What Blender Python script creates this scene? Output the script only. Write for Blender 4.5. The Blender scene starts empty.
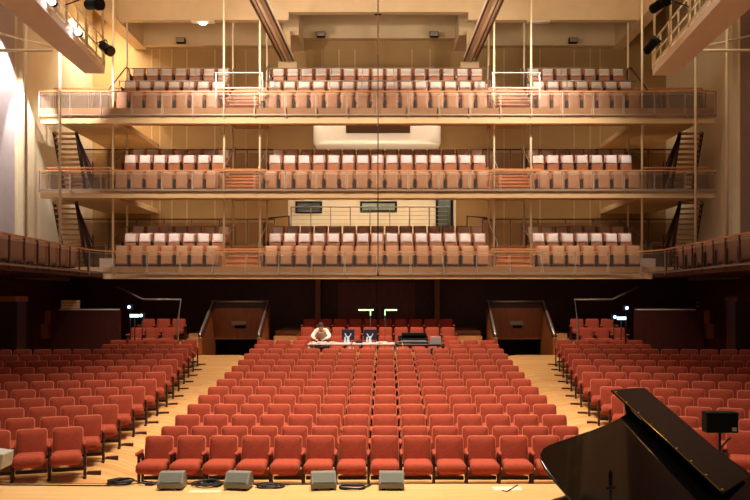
import bpy, bmesh, math, random
from mathutils import Vector, Matrix
random.seed(7)
SC = bpy.context.scene
COL = SC.collection
PI = math.pi
F, PX, PY = 760.0, 385.8, 295.0
CX, CZ = 0.29, 3.2


def at(px, py, d):
    """point at depth d seen at a pixel of the photograph (used to take positions from it)"""
    return Vector((CX + (px - PX) * d / F, d, CZ + (PY - py) * d / F))


def lin(c):
    c = c / 255.0
    return c / 12.92 if c <= 0.04045 else ((c + 0.055) / 1.055) ** 2.4


def rgb(r, g, b):
    return (lin(r), lin(g), lin(b), 1.0)


# ---------------------------------------------------------------- materials
MATS = {}


def mat(name, col, rough=0.6, metal=0.0, var=0.0, scale=8.0, emit=0.0, ecol=None, sheen=0.0, coat=0.0, bump=0.0, stretch=None, spec=0.5):
    m = bpy.data.materials.new(name)
    m.use_nodes = True
    nt = m.node_tree
    b = nt.nodes['Principled BSDF']
    b.inputs['Base Color'].default_value = col
    b.inputs['Roughness'].default_value = rough
    b.inputs['Metallic'].default_value = metal
    b.inputs['Specular IOR Level'].default_value = spec
    if sheen:
        b.inputs['Sheen Weight'].default_value = sheen
        b.inputs['Sheen Roughness'].default_value = 0.4
        b.inputs['Sheen Tint'].default_value = (min(1, col[0] * 2.2), min(1, col[1] * 3 + .1), min(1, col[2] * 3 + .1), 1)
    if coat:
        b.inputs['Coat Weight'].default_value = coat
        b.inputs['Coat Roughness'].default_value = 0.03
    if emit:
        b.inputs['Emission Color'].default_value = ecol or col
        b.inputs['Emission Strength'].default_value = emit
    if var or bump:
        tc = nt.nodes.new('ShaderNodeTexCoord')
        mp = nt.nodes.new('ShaderNodeMapping')
        nz = nt.nodes.new('ShaderNodeTexNoise')
        nz.inputs['Scale'].default_value = scale
        nz.inputs['Detail'].default_value = 5
        if stretch:
            mp.inputs['Scale'].default_value = stretch
        nt.links.new(tc.outputs['Object'], mp.inputs['Vector'])
        nt.links.new(mp.outputs['Vector'], nz.inputs['Vector'])
        if var:
            rp = nt.nodes.new('ShaderNodeValToRGB')
            rp.color_ramp.elements[0].position = 0.3
            rp.color_ramp.elements[1].position = 0.7
            rp.color_ramp.elements[0].color = [max(0, c * (1 - var)) for c in col[:3]] + [1]
            rp.color_ramp.elements[1].color = [min(1, c * (1 + var)) for c in col[:3]] + [1]
            nt.links.new(nz.outputs['Fac'], rp.inputs['Fac'])
            nt.links.new(rp.outputs['Color'], b.inputs['Base Color'])
        if bump:
            bp = nt.nodes.new('ShaderNodeBump')
            bp.inputs['Strength'].default_value = bump
            bp.inputs['Distance'].default_value = 0.01
            nt.links.new(nz.outputs['Fac'], bp.inputs['Height'])
            nt.links.new(bp.outputs['Normal'], b.inputs['Normal'])
    MATS[name] = m
    return m


def plank_mat(name, c1, c2, gap, bw=1.6, rh=0.085, rough=0.35):
    m = bpy.data.materials.new(name)
    m.use_nodes = True
    nt = m.node_tree
    b = nt.nodes['Principled BSDF']
    tc = nt.nodes.new('ShaderNodeTexCoord')
    br = nt.nodes.new('ShaderNodeTexBrick')
    br.inputs['Color1'].default_value = c1
    br.inputs['Color2'].default_value = c2
    br.inputs['Mortar'].default_value = gap
    br.inputs['Scale'].default_value = 1.0
    br.inputs['Mortar Size'].default_value = 0.0025
    br.inputs['Brick Width'].default_value = bw
    br.inputs['Row Height'].default_value = rh
    nt.links.new(tc.outputs['Object'], br.inputs['Vector'])
    mp = nt.nodes.new('ShaderNodeMapping')
    mp.inputs['Scale'].default_value = (1.2, 16, 4)
    nz = nt.nodes.new('ShaderNodeTexNoise')
    nz.inputs['Scale'].default_value = 2.0
    nz.inputs['Detail'].default_value = 6
    nt.links.new(tc.outputs['Object'], mp.inputs['Vector'])
    nt.links.new(mp.outputs['Vector'], nz.inputs['Vector'])
    mx = nt.nodes.new('ShaderNodeMix')
    mx.data_type = 'RGBA'
    mx.blend_type = 'MULTIPLY'
    mx.inputs['Factor'].default_value = 0.45
    rp = nt.nodes.new('ShaderNodeValToRGB')
    rp.color_ramp.elements[0].color = (0.45, 0.4, 0.35, 1)
    rp.color_ramp.elements[1].color = (1.25, 1.2, 1.15, 1)
    nt.links.new(nz.outputs['Fac'], rp.inputs['Fac'])
    nt.links.new(br.outputs['Color'], mx.inputs['A'])
    nt.links.new(rp.outputs['Color'], mx.inputs['B'])
    nt.links.new(mx.outputs['Result'], b.inputs['Base Color'])
    b.inputs['Roughness'].default_value = rough
    MATS[name] = m
    return m


def glass_mat(name, tint, clear=0.925, rough=0.2):
    m = bpy.data.materials.new(name)
    m.use_nodes = True
    nt = m.node_tree
    nt.nodes.remove(nt.nodes['Principled BSDF'])
    out = nt.nodes['Material Output']
    tr = nt.nodes.new('ShaderNodeBsdfTransparent')
    tr.inputs['Color'].default_value = tint
    gl = nt.nodes.new('ShaderNodeBsdfGlossy')
    gl.inputs['Roughness'].default_value = rough
    gl.inputs['Color'].default_value = (.8, .8, .8, 1)
    df = nt.nodes.new('ShaderNodeBsdfDiffuse')
    df.inputs['Color'].default_value = (.36, .30, .28, 1)
    a = nt.nodes.new('ShaderNodeMixShader')
    a.inputs[0].default_value = 0.05
    nt.links.new(df.outputs[0], a.inputs[1])
    nt.links.new(gl.outputs[0], a.inputs[2])
    x = nt.nodes.new('ShaderNodeMixShader')
    x.inputs[0].default_value = clear
    nt.links.new(a.outputs[0], x.inputs[1])
    nt.links.new(tr.outputs[0], x.inputs[2])
    nt.links.new(x.outputs[0], out.inputs['Surface'])
    MATS[name] = m
    return m


def emit_mat(name, col, strength):
    return mat(name, col, 0.5, emit=strength, ecol=col)


velvet = mat('velvet', rgb(160, 70, 50), 0.9, var=0.10, scale=26, sheen=0.25, bump=0.15, spec=0.15)
lit_piping_m = mat('lit_piping', rgb(216, 128, 98), 0.8, sheen=0.2, spec=.2)  # edge welt; the rim highlight is put into its paler red
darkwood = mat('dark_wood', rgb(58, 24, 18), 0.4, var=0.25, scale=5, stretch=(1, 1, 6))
blackmetal = mat('black_metal', rgb(30, 26, 26), 0.45, metal=0.3)
floor_m = plank_mat('floor_planks', rgb(232, 184, 124), rgb(206, 152, 92), rgb(140, 92, 50))
stage_m = plank_mat('stage_planks', rgb(240, 200, 140), rgb(228, 184, 122), rgb(186, 138, 84), bw=2.2, rh=0.07)
wood_m = mat('step_wood', rgb(198, 142, 94), 0.4, var=0.2, scale=3, stretch=(1, 12, 6))
orangewood = mat('panel_wood', rgb(150, 84, 42), 0.4, var=0.18, scale=3, stretch=(6, 6, 1))
railwood = mat('rail_wood', rgb(206, 142, 92), 0.35, var=0.12, scale=6)
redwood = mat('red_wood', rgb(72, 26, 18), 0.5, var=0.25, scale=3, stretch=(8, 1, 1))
fascia_m = mat('fascia_paint', rgb(212, 178, 132), 0.7, var=0.04, scale=3)
ceil_m = mat('ceiling_paint', rgb(208, 180, 138), 0.8, var=0.05, scale=1.5)
wall_tan = mat('tan_wall', rgb(160, 124, 74), 0.8, var=0.06, scale=1.2)
wall_cream = mat('cream_wall', rgb(222, 206, 172), 0.75, var=0.03, scale=1.5)
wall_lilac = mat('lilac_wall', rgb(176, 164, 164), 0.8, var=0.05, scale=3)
catpaint = mat('catwalk_paint', rgb(246, 236, 214), 0.7, var=.03, scale=2)
cream_paint = mat('cream_paint', rgb(232, 214, 176), 0.5)
steel = mat('brushed_steel', rgb(170, 160, 152), 0.35, metal=0.7)
greymetal = mat('grey_post', rgb(158, 142, 130), 0.45, metal=0.3)
glass = glass_mat('rail_glass', (.86, .80, .76, 1))
greenglass = glass_mat('screen_glass', (.78, .84, .8, 1), 0.7)
shellwood = mat('chair_shell', rgb(176, 108, 68), 0.45, var=0.12, scale=6)
frontply = mat('front_ply', rgb(186, 142, 108), 0.45, var=0.06, scale=6)
plywood = mat('chair_ply', rgb(216, 198, 184), 0.45, var=0.06, scale=6)
blackgloss = mat('piano_black', (0.004, 0.0035, 0.0035, 1), 0.06, coat=0.2)
blackmatte = mat('black_matte', rgb(9, 8, 9), 0.7, spec=.2)
brass = mat('brass', rgb(220, 170, 80), 0.25, metal=1.0)
goldplate = mat('cast_frame', rgb(170, 120, 50), 0.4, metal=0.8)
white_m = mat('white_paper', rgb(236, 228, 220), 0.8)
ivory = mat('ivory', rgb(240, 236, 220), 0.3)
greyspk = mat('monitor_grey', rgb(124, 122, 112), 0.65, var=0.08, scale=40)
greygrille = mat('grille_grey', rgb(106, 106, 98), 0.6, metal=0.3, var=0.25, scale=160)
cable_m = mat('cable_rubber', rgb(24, 22, 24), 0.6)
navy = mat('navy_plastic', rgb(28, 30, 52), 0.5)
paleblue = mat('pale_blue', rgb(206, 216, 232), 0.5)
skin_m = mat('skin', rgb(206, 150, 122), 0.6)
shirt_m = mat('shirt_cloth', rgb(246, 224, 208), 0.85, var=0.06, scale=20)
hair_m = mat('hair', rgb(62, 48, 40), 0.8)
trouser_m = mat('trouser_cloth', rgb(44, 44, 54), 0.9)
yellow_m = mat('yellow_paint', rgb(206, 150, 40), 0.5)
bluelamp = emit_mat('blue_white_lamp', (.30, .52, 1, 1), 18)
bluescreen = emit_mat('blue_screen', (.5, .75, 1, 1), 3)
greenlamp = emit_mat('green_lamp', (.45, 1, .35, 1), 1.6)
warmlamp = emit_mat('warm_lamp', (1, .9, .72, 1), 14)
violetlamp = emit_mat('violet_lamp', (.92, .88, 1, 1), 14)
pic_dark = mat('picture_print', rgb(50, 44, 46), 0.3, var=0.9, scale=3)
pic_green = mat('green_print', rgb(122, 136, 116), 0.3, var=0.3, scale=2)
white_soffit = mat('white_soffit', rgb(232, 222, 202), 0.7)
greytape = mat('pale_tape', rgb(244, 224, 190), 0.6)

# ---------------------------------------------------------------- mesh builder


class MB:
    def __init__(s):
        s.v, s.f, s.sm = [], [], []

    def add(s, vs, fs, smooth=False):
        n = len(s.v)
        s.v += [tuple(v) for v in vs]
        s.f += [tuple(i + n for i in f) for f in fs]
        s.sm += [smooth] * len(fs)
        return s

    def box(s, x0, x1, y0, y1, z0, z1, M=None):
        vs = [Vector((x, y, z)) for z in (z0, z1) for y in (y0, y1) for x in (x0, x1)]
        if M is not None:
            vs = [M @ v for v in vs]
        return s.add(vs, [(0, 2, 3, 1), (4, 5, 7, 6), (0, 1, 5, 4), (2, 6, 7, 3), (0, 4, 6, 2), (1, 3, 7, 5)])

    def bar(s, a, b, w, h, up=(0, 0, 1)):
        """a box of w x h section from a to b"""
        a, b = Vector(a), Vector(b)
        d = (b - a).normalized()
        u = Vector(up)
        if abs(d.dot(u)) > 0.98:
            u = Vector((0, 1, 0))
        r = d.cross(u).normalized() * (w / 2)
        u = r.cross(d).normalized() * (h / 2)
        vs = [p + q for p in (a, b) for q in (-r - u, r - u, r + u, -r + u)]
        return s.add(vs, [(0, 3, 2, 1), (4, 5, 6, 7), (0, 1, 5, 4), (1, 2, 6, 5), (2, 3, 7, 6), (3, 0, 4, 7)])

    def tube(s, pts, r, n=8, closed=False):
        pts = [Vector(p) for p in pts]
        k = len(pts)
        rings = []
        ref = Vector((0.13, 0.31, 0.94)).normalized()
        for i, p in enumerate(pts):
            q0 = pts[(i - 1) % k] if (i or closed) else pts[0]
            q1 = pts[(i + 1) % k] if (i < k - 1 or closed) else pts[-1]
            d = (q1 - q0).normalized()
            u = d.cross(ref)
            if u.length < 1e-3:
                u = d.cross(Vector((1, 0, 0)))
            u.normalize()
            w = d.cross(u)
            rr = r[i] if isinstance(r, (list, tuple)) else r
            rings.append([p + (u * math.cos(2 * PI * j / n) + w * math.sin(2 * PI * j / n)) * rr for j in range(n)])
        vs = [v for g in rings for v in g]
        fs = []
        for i in range(k if closed else k - 1):
            a, b = i * n, ((i + 1) % k) * n
            for j in range(n):
                fs.append((a + j, a + (j + 1) % n, b + (j + 1) % n, b + j))
        s.add(vs, fs, True)
        if not closed:
            s.add(rings[0], [tuple(range(n))[::-1]])
            s.add(rings[-1], [tuple(range(n))])
        return s

    def prism(s, poly, z0, z1, M=None):
        n = len(poly)
        vs = [Vector((x, y, z0)) for x, y in poly] + [Vector((x, y, z1)) for x, y in poly]
        if M is not None:
            vs = [M @ v for v in vs]
        return s.add(vs, [tuple(range(n))[::-1], tuple(range(n, 2 * n))] + [(i, (i + 1) % n, n + (i + 1) % n, n + i) for i in range(n)])

    def pillow(s, outline, y0, y1, inset, bulge, fn):
        """soft upholstered pad: outline in 2D, y0 front, y1 back; fn(u, w, y) gives the 3D point"""
        n = len(outline)
        cu = sum(p[0] for p in outline) / n
        cw = sum(p[1] for p in outline) / n

        def ring(k, y):
            return [fn(cu + (u - cu) * k, cw + (w - cw) * k, y) for u, w in outline]
        size = max(abs(p[0] - cu) for p in outline)
        k1 = 1 - inset / size
        rings = [ring(k1, y1), ring(1, y1 - inset), ring(1, y0 + inset), ring((1 + k1) / 2, y0 + inset * .25), ring(k1, y0 - bulge * .2), ring(.55, y0 - bulge * .8)]
        vs = [v for r in rings for v in r]
        fs = []
        for i in range(len(rings) - 1):
            for j in range(n):
                fs.append((i * n + j, i * n + (j + 1) % n, (i + 1) * n + (j + 1) % n, (i + 1) * n + j))
        vs += [fn(cu, cw, y0 - bulge), fn(cu, cw, y1)]
        m = len(rings) * n
        for j in range(n):
            fs.append((m - n + j, m - n + (j + 1) % n, m))
            fs.append(((j + 1) % n, j, m + 1))
        return s.add(vs, fs, True)

    def sphere(s, c, r, n=10, sc=(1, 1, 1)):
        c = Vector(c)
        vs, fs = [], []
        for i in range(n + 1):
            t = PI * i / n
            for j in range(2 * n):
                p = PI * j / n
                vs.append(c + Vector((r * sc[0] * math.sin(t) * math.cos(p), r * sc[1] * math.sin(t) * math.sin(p), r * sc[2] * math.cos(t))))
        for i in range(n):
            for j in range(2 * n):
                a, b = i * 2 * n + j, i * 2 * n + (j + 1) % (2 * n)
                fs.append((a, b, b + 2 * n, a + 2 * n))
        return s.add(vs, fs, True)

    def mesh(s, name, m):
        me = bpy.data.meshes.new(name)
        me.from_pydata(s.v, [], s.f)
        me.polygons.foreach_set('use_smooth', s.sm)
        me.materials.append(m)
        bm = bmesh.new()
        bm.from_mesh(me)
        bmesh.ops.remove_doubles(bm, verts=bm.verts, dist=1e-5)
        bmesh.ops.recalc_face_normals(bm, faces=bm.faces)
        bm.to_mesh(me)
        bm.free()
        me.update()
        return me

    def obj(s, name, m, parent=None, bevel=0.0, label=None):
        o = bpy.data.objects.new(name, s.mesh(name, m))
        COL.objects.link(o)
        if parent is not None:
            o.parent = parent
        if bevel:
            md = o.modifiers.new('bevel', 'BEVEL')
            md.width = bevel
            md.segments = 2
            md.limit_method = 'ANGLE'
        if label:
            o['label'] = label
        return o


def rrect(w, h, r, cx=0.0, cz=0.0, n=5):
    pts = []
    for (sx, sz, a0) in ((1, 1, 0), (-1, 1, 90), (-1, -1, 180), (1, -1, 270)):
        for k in range(n + 1):
            a = math.radians(a0 + 90 * k / n)
            pts.append((cx + sx * (w / 2 - r) + r * math.cos(a), cz + sz * (h / 2 - r) + r * math.sin(a)))
    return pts


def empty(name, loc=(0, 0, 0), rz=0.0):
    o = bpy.data.objects.new(name, None)
    COL.objects.link(o)
    o.location = loc
    o.rotation_euler = (0, 0, rz)
    o.empty_display_size = 0.1
    return o


def tag(o, label, cat, group=None):
    o['label'] = label
    o['category'] = cat
    if group:
        o['group'] = group
    return o


def thing(name, label, cat, loc=(0, 0, 0), rz=0.0, group=None):
    return tag(empty(name, loc, rz), label, cat, group)


def struct(o):
    o['kind'] = 'structure'
    return o


def kids(o):
    return KIDS.get(o.name) or [c for c in COL.objects if c.parent == o]


KIDS = {}


def tree(root):
    """remember a prototype's children once, so that copying is quick"""
    def grab(o):
        cs = [c for c in COL.objects if c.parent == o]
        return [(c, grab(c)) for c in cs]
    return grab(root)


def dup(root, tr, loc, rz, label, group=None):
    r = root.copy()
    COL.objects.link(r)
    r.location = loc
    r.rotation_euler = (0, 0, rz)
    r['label'] = label
    if group:
        r['group'] = group

    def rec(ts, par):
        for c, sub in ts:
            d = c.copy()
            COL.objects.link(d)
            d.parent = par
            rec(sub, d)
    rec(tr, r)
    return r


ORD = 'zeroth first second third fourth fifth sixth seventh eighth ninth tenth eleventh twelfth thirteenth fourteenth fifteenth sixteenth seventeenth'.split()

# ---------------------------------------------------------------- main floor shape
YC = [12.9 + 0.95 * i for i in range(14)]
ZC = [0, 0.0, .059, .129, .194, .266, .335, .414, .49, .566, .661, .741, .824, .895]
ZL = [.16, .21, .265, .319, .381, .443, .511, .579, .655, .735, .81, .885, .961]
XIN = [4.86, 4.90, 4.94, 4.98, 5.02, 5.06, 5.12, 5.23, 5.35, 5.46, 5.58, 5.69, 5.79]


def interp(arr, k):
    n = len(arr)
    if k <= 0:
        return arr[0] + (arr[1] - arr[0]) * max(k, -3)
    if k >= n - 1:
        return arr[-1] + (arr[-1] - arr[-2]) * (k - n + 1)
    i = int(k)
    return arr[i] + (arr[i + 1] - arr[i]) * (k - i)


def slope(k):
    return max(0.03, 0.34 - 0.027 * k)


def row_y(k, ax):
    return 12.9 + 0.95 * k - slope(k) * max(0.0, ax - interp(XIN, max(k, 0)))


def side_k(ax, y):
    lo, hi = -4.0, 18.0
    for _ in range(40):
        m = (lo + hi) / 2
        if row_y(m, ax) < y:
            lo = m
        else:
            hi = m
    return lo


def floor_z(x, y):
    ax = abs(x)
    zc = interp(ZC, max(0, (y - 12.9) / 0.95))
    k = side_k(ax, y)
    zl = interp(ZL, k) if k > 0 else max(0.02, ZL[0] + 0.05 * k)
    t = min(1, max(0, (ax - 4.05) / 0.7))
    t = t * t * (3 - 2 * t)
    return zc * (1 - t) + zl * t


STAGE_Z, EDGE = 0.45, 11.06
nx, ny = 101, 62
xs = [-12.6 + 25.2 * i / (nx - 1) for i in range(nx)]
ys = [9.5 + (26.3 - 9.5) * j / (ny - 1) for j in range(ny)]
b = MB()
b.add([(x, y, floor_z(x, y)) for y in ys for x in xs], [(j * nx + i, j * nx + i + 1, (j + 1) * nx + i + 1, (j + 1) * nx + i) for j in range(ny - 1) for i in range(nx - 1)], True)
struct(b.obj('floor', floor_m))
b = MB()
b.box(-11, 11, 2.0, EDGE, 0.0, STAGE_Z)
struct(b.obj('stage_floor', stage_m))
b = MB()
b.box(-11, 11, EDGE, EDGE + 0.05, -0.05, STAGE_Z - 0.004)
struct(b.obj('stage_trim', redwood))

# ---------------------------------------------------------------- theatre chair


def tilt(a, z0):
    c, s = math.cos(a), math.sin(a)

    def fn(u, w, y):
        dz = w - z0
        return Vector((u, y * c + dz * s, z0 + dz * c - y * s))
    return fn


def make_theatre_chair(end, p=0.548):
    t = thing('theatre_chair', 'x', 'chair', group='x')
    h = p / 2
    fn = tilt(math.radians(9), 0.36)
    back = MB()
    out = rrect(0.474, 0.50, 0.055, 0, 0.555)
    back.pillow(out, -0.045, 0.05, 0.022, 0.018, fn)
    bo = back.obj('backrest', velvet, t)
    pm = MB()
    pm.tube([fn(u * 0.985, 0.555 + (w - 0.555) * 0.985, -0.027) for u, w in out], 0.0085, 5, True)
    pm.obj('lit_piping', lit_piping_m, bo)
    seat = MB()
    so = rrect(0.466, 0.50, 0.07, 0, -0.285)
    so = [(u * (1 + 0.10 * (-w) - 0.03), w) for u, w in so]

    def sf(u, w, y):   # y is 'down' here
        return Vector((u, w - y * 0.10, 0.44 - y - 0.035 * (w + 0.05) * 0.0 + 0.03 * (-w - 0.26)))
    seat.pillow(so, 0.0, 0.175, 0.04, 0.02, sf)
    seat.obj('seat', velvet, t)
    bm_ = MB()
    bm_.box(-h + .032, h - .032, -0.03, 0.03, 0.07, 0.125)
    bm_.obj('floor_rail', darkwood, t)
    if end in ('R', 'L'):  # dark rail end past the aisle seat, also standing for the shadow strip
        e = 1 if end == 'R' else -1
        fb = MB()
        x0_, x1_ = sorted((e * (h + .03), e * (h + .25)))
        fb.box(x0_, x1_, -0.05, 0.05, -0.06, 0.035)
        fb.obj('shadow_rail_end', darkwood, t)
    for sx in ((-1, 1) if end in ('R', 'C') else (-1,)):
        x = sx * h
        leg = MB()
        leg.box(x - 0.02, x + 0.02, -0.23, -0.17, -0.03, 0.53)
        leg.box(x - 0.018, x + 0.018, -0.03, 0.03, -0.03, 0.5)
        leg.box(x - 0.016, x + 0.016, -0.2, 0.02, 0.45, 0.52)
        leg.box(x - 0.026, x + 0.026, -0.29, 0.05, -0.03, 0.02)
        leg.obj('stand', darkwood, t, 0.006)
        arm = MB()
        ao = rrect(0.052, 0.06, 0.02, x, 0.56, 3)

        def af(u, w, y):
            return Vector((u, y, w - 0.02 * max(0, -y - 0.2)))
        arm.pillow(ao, -0.33, 0.0, 0.014, 0.008, af)
        arm.obj('armrest', velvet, t)
    return t


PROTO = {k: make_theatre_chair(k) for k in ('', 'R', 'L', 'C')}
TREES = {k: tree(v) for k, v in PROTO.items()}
SPOTS = []     # (order, loc, rz, end, label, group)


def px_of(x, y, z):
    return PX + (x - CX) * F / y, PY - (z - CZ) * F / y


for i in range(14):
    p = 0.548 + 0.0015 * i
    if i < 12:
        seats = range(14)
    else:
        seats = (0, 1, 2, 11, 12, 13)
    for n in seats:
        x = (n - 6.5) * p
        y = YC[i]
        SPOTS.append((y, (x, y, floor_z(x, y)), 0.0, 'C' if n == 13 or (i >= 12 and n == 2) else '', 'red theatre chair, %s from the left in the %s row of the center block' % (ORD[n + 1], ORD[i + 1]) if i < 12 else
                      'red theatre chair, %s from the %s end of the short %s row beside the desks' % (ORD[n + 1] if n < 3 else ORD[14 - n], 'left' if n < 3 else 'right', ORD[i + 1]), 'red chairs of the center block'))
PLAT = [(26.2, 0.987), (27.15, 1.246), (28.1, 1.513)]
for r, (y, z) in enumerate(PLAT):
    for n in range(10):
        x = (n - 4.5) * 0.56
        SPOTS.append((y, (x, y, z), 0.0, 'C' if n == 9 else '', 'red theatre chair, %s from the left in the %s row behind the mixing desks' % (ORD[n + 1], ORD[r + 1]), 'red chairs behind the mixing desks'))
for sx, side in ((-1, 'left'), (1, 'right')):
    for k in range(13):
        s = slope(k)
        dx = 0.56 * math.cos(math.atan(s)) * 1.0
        for n in range(13):
            ax = XIN[k] + 0.215 + n * dx
            if ax > 11.2 - 0.02 * k:
                break
            y = row_y(k, ax)
            x = sx * ax
            z = floor_z(x, y)
            u, v = px_of(x, y, z + .6)
            if u < -22 or u > 772:
                break
            if k >= 11 and ax > 8.4:
                break
            # the end chair of the right block carries its outer armrest on the inner side as well
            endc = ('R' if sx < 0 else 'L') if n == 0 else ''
            SPOTS.append((y + 0.001 * n, (x, y, z), sx * -math.atan(max(s, .22)), endc, 'red theatre chair, %s from the aisle in the %s row of the %s block' % (ORD[n + 1], ORD[k + 1], side), 'red chairs of the %s block' % side))
    for r, (y, z) in enumerate(((26.75, 1.25), (27.65, 1.53))):
        for n in range(3):
            x = sx * (7.35 + 0.56 * n - 0.1 * r)
            SPOTS.append((y, (x, y, z), 0.0, 'C' if n == (0 if sx < 0 else 2) else '', 'red theatre chair, %s from the handrail in the %s raised row at the rear %s' % (ORD[n + 1], ORD[r + 1], side), 'red chairs on the rear terraces'))
struct_spots = SPOTS
SPOTS.sort(key=lambda s: s[0])
NIND = 300
special = [s for s in SPOTS if 'mixing desks' in s[4] and 'first row' in s[4]]
ind = SPOTS[:NIND]
rest = SPOTS[NIND:]
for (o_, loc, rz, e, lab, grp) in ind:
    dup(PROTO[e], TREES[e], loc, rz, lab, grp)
# the farther chairs: one object
big = {}
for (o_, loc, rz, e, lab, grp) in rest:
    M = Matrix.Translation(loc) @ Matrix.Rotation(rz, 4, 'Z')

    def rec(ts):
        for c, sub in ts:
            if c.name.startswith('lit_piping') and loc[1] > 24:
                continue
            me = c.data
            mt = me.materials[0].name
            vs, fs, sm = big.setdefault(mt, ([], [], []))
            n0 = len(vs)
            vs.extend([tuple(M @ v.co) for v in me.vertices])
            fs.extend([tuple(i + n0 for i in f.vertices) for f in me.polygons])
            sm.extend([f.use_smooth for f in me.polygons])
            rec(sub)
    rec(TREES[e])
allv, allf, alls, allm, mats = [], [], [], [], []
for mt, (vs, fs, sm) in big.items():
    n0 = len(allv)
    allv += vs
    allf += [tuple(i + n0 for i in f) for f in fs]
    alls += sm
    allm += [len(mats)] * len(fs)
    mats.append(MATS[mt] if mt in MATS else bpy.data.materials[mt])
me = bpy.data.meshes.new('far_theatre_chairs')
me.from_pydata(allv, [], allf)
me.polygons.foreach_set('use_smooth', alls)
for m in mats:
    me.materials.append(m)
me.polygons.foreach_set('material_index', allm)
me.update()
o = bpy.data.objects.new('far_theatre_chairs', me)
COL.objects.link(o)
tag(o, 'farther rows of red theatre chairs at the back of the main floor', 'chairs')
o['kind'] = 'stuff'


def drop(root, tr):
    def rec(ts):
        for c, sub in ts:
            rec(sub)
            bpy.data.objects.remove(c)
    rec(tr)
    bpy.data.objects.remove(root)


for k in PROTO:
    drop(PROTO[k], TREES[k])

# ---------------------------------------------------------------- balconies
BX = 11.97
YF = 27.0
BAL = [dict(n='lowest', rail=4.73, bot=3.77, deck=4.2, gl=3.95, rows=[4.2, 4.76, 5.11]),
       dict(n='middle', rail=7.60, bot=6.65, deck=6.97, gl=6.89, rows=[6.97, 7.73, 8.12]),
       dict(n='top', rail=10.40, bot=9.29, deck=9.83, gl=9.56, rows=[9.83, 10.56, 11.32])]
YROW = [27.9, 28.85, 29.8]
YT = [27.2, 28.27, 29.22, 30.25]
YBACK = 33.4
for bi, B in enumerate(BAL):
    nm = B['n']
    hx = BX if bi else 12.6
    m = MB()
    if bi:
        m.box(-hx, hx, 26.96, 27.2, B['bot'], B['deck'])
        # small chamfered ends under the slab
    else:
        m.box(-9.75, 9.75, 26.96, 27.2, B['bot'], B['deck'])
    struct(m.obj('balcony_fascia', fascia_m))
    m = MB()
    m.box(-hx, hx, 27.2, 28.3, B['deck'] - (.2 if bi else .3), B['deck'])
    for sx in (-1, 1):
        a, c = sorted((sx * 9.7, sx * hx))
        m.box(a, c, 28.3, YBACK, B['deck'] - (.2 if bi else .3), B['deck'])
    struct(m.obj('balcony_floor', fascia_m))
    for ri in (1, 2):
        zt = B['rows'][ri]
        zp = B['rows'][ri - 1]
        y1 = YT[ri + 1]
        for (a, c) in ((-9.7, -5.72), (-4.25, 4.25), (5.72, 9.7)):
            m = MB()
            m.box(a, c, YT[ri], y1, zp - .12, zt)
            struct(m.obj('balcony_tier', shellwood if bi == 2 else wood_m))
    m = MB()
    m.box(-9.7, 9.7, YT[3], YBACK, B['rows'][2] - .4, B['rows'][2])
    struct(m.obj('balcony_corridor_floor', fascia_m))
    # stepped aisles
    zt = B['rows'][2]
    ns = 6 if bi else 4
    for sx in (-1, 1):
        a, c = sorted((sx * 4.25, sx * 5.72))
        m, mt_ = MB(), MB()
        for q in range(ns):
            rs = (zt - B['deck']) / ns
            z1 = B['deck'] + rs * (q + 1)
            y0 = 27.55 + (30.25 - 27.55) * q / ns
            m.box(a + .04, c - .04, y0, 30.25, z1 - rs - .02, z1 - .045)
            mt_.box(a + .03, c - .03, y0 - .05, 30.25, z1 - .045, z1)
        so_ = m.obj('aisle_steps', wood_m)
        struct(so_)
        mt_.obj('step_tread', railwood, so_)
        # handrails either side of the aisle
        for xx in (a + .1, c - .1):
            side = 'left' if sx < 0 else 'right'
            inner = abs(xx) < 4.9
            h = MB()
            z0 = B['deck'] + .95
            h.tube([(xx, 27.7, z0 - .75), (xx, 27.7, z0 - .05), (xx, 27.78, z0), (xx, 29.9, zt + .9), (xx, 29.9, zt + .02)], 0.022, 6)
            o = h.obj('aisle_handrail', steel)
            tag(o, 'steel handrail on the %s of the %s aisle steps, %s balcony' % ('inner side' if inner else 'outer side', side, nm), 'handrail', 'aisle handrails of the balconies')
        gb = MB()
        yb = 27.35
        zb = B['rail'] + (.12 if bi < 2 else .25)
        gb.bar((a - .15, yb, zb), (c + .15, yb, zb), .05, .05)
        if bi == 2:
            gb.bar((a - .15, yb, zb + .55), (c + .1, yb, zb + .55), .03, .03)
            zb += .55
        t = thing('aisle_guard_rail', 'short raised wooden rail closing the %s aisle of the %s balcony' % ('left' if sx < 0 else 'right', nm), 'railing', (0, 0, 0))
        gb.obj('top_rail', railwood if bi < 2 else greymetal, t)
        for xx in (a - .1, c + .1):
            q = MB()
            q.bar((xx, yb, B['deck']), (xx, yb, zb), .035, .035)
            q.obj('post', steel, t)

# balcony front railings


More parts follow.
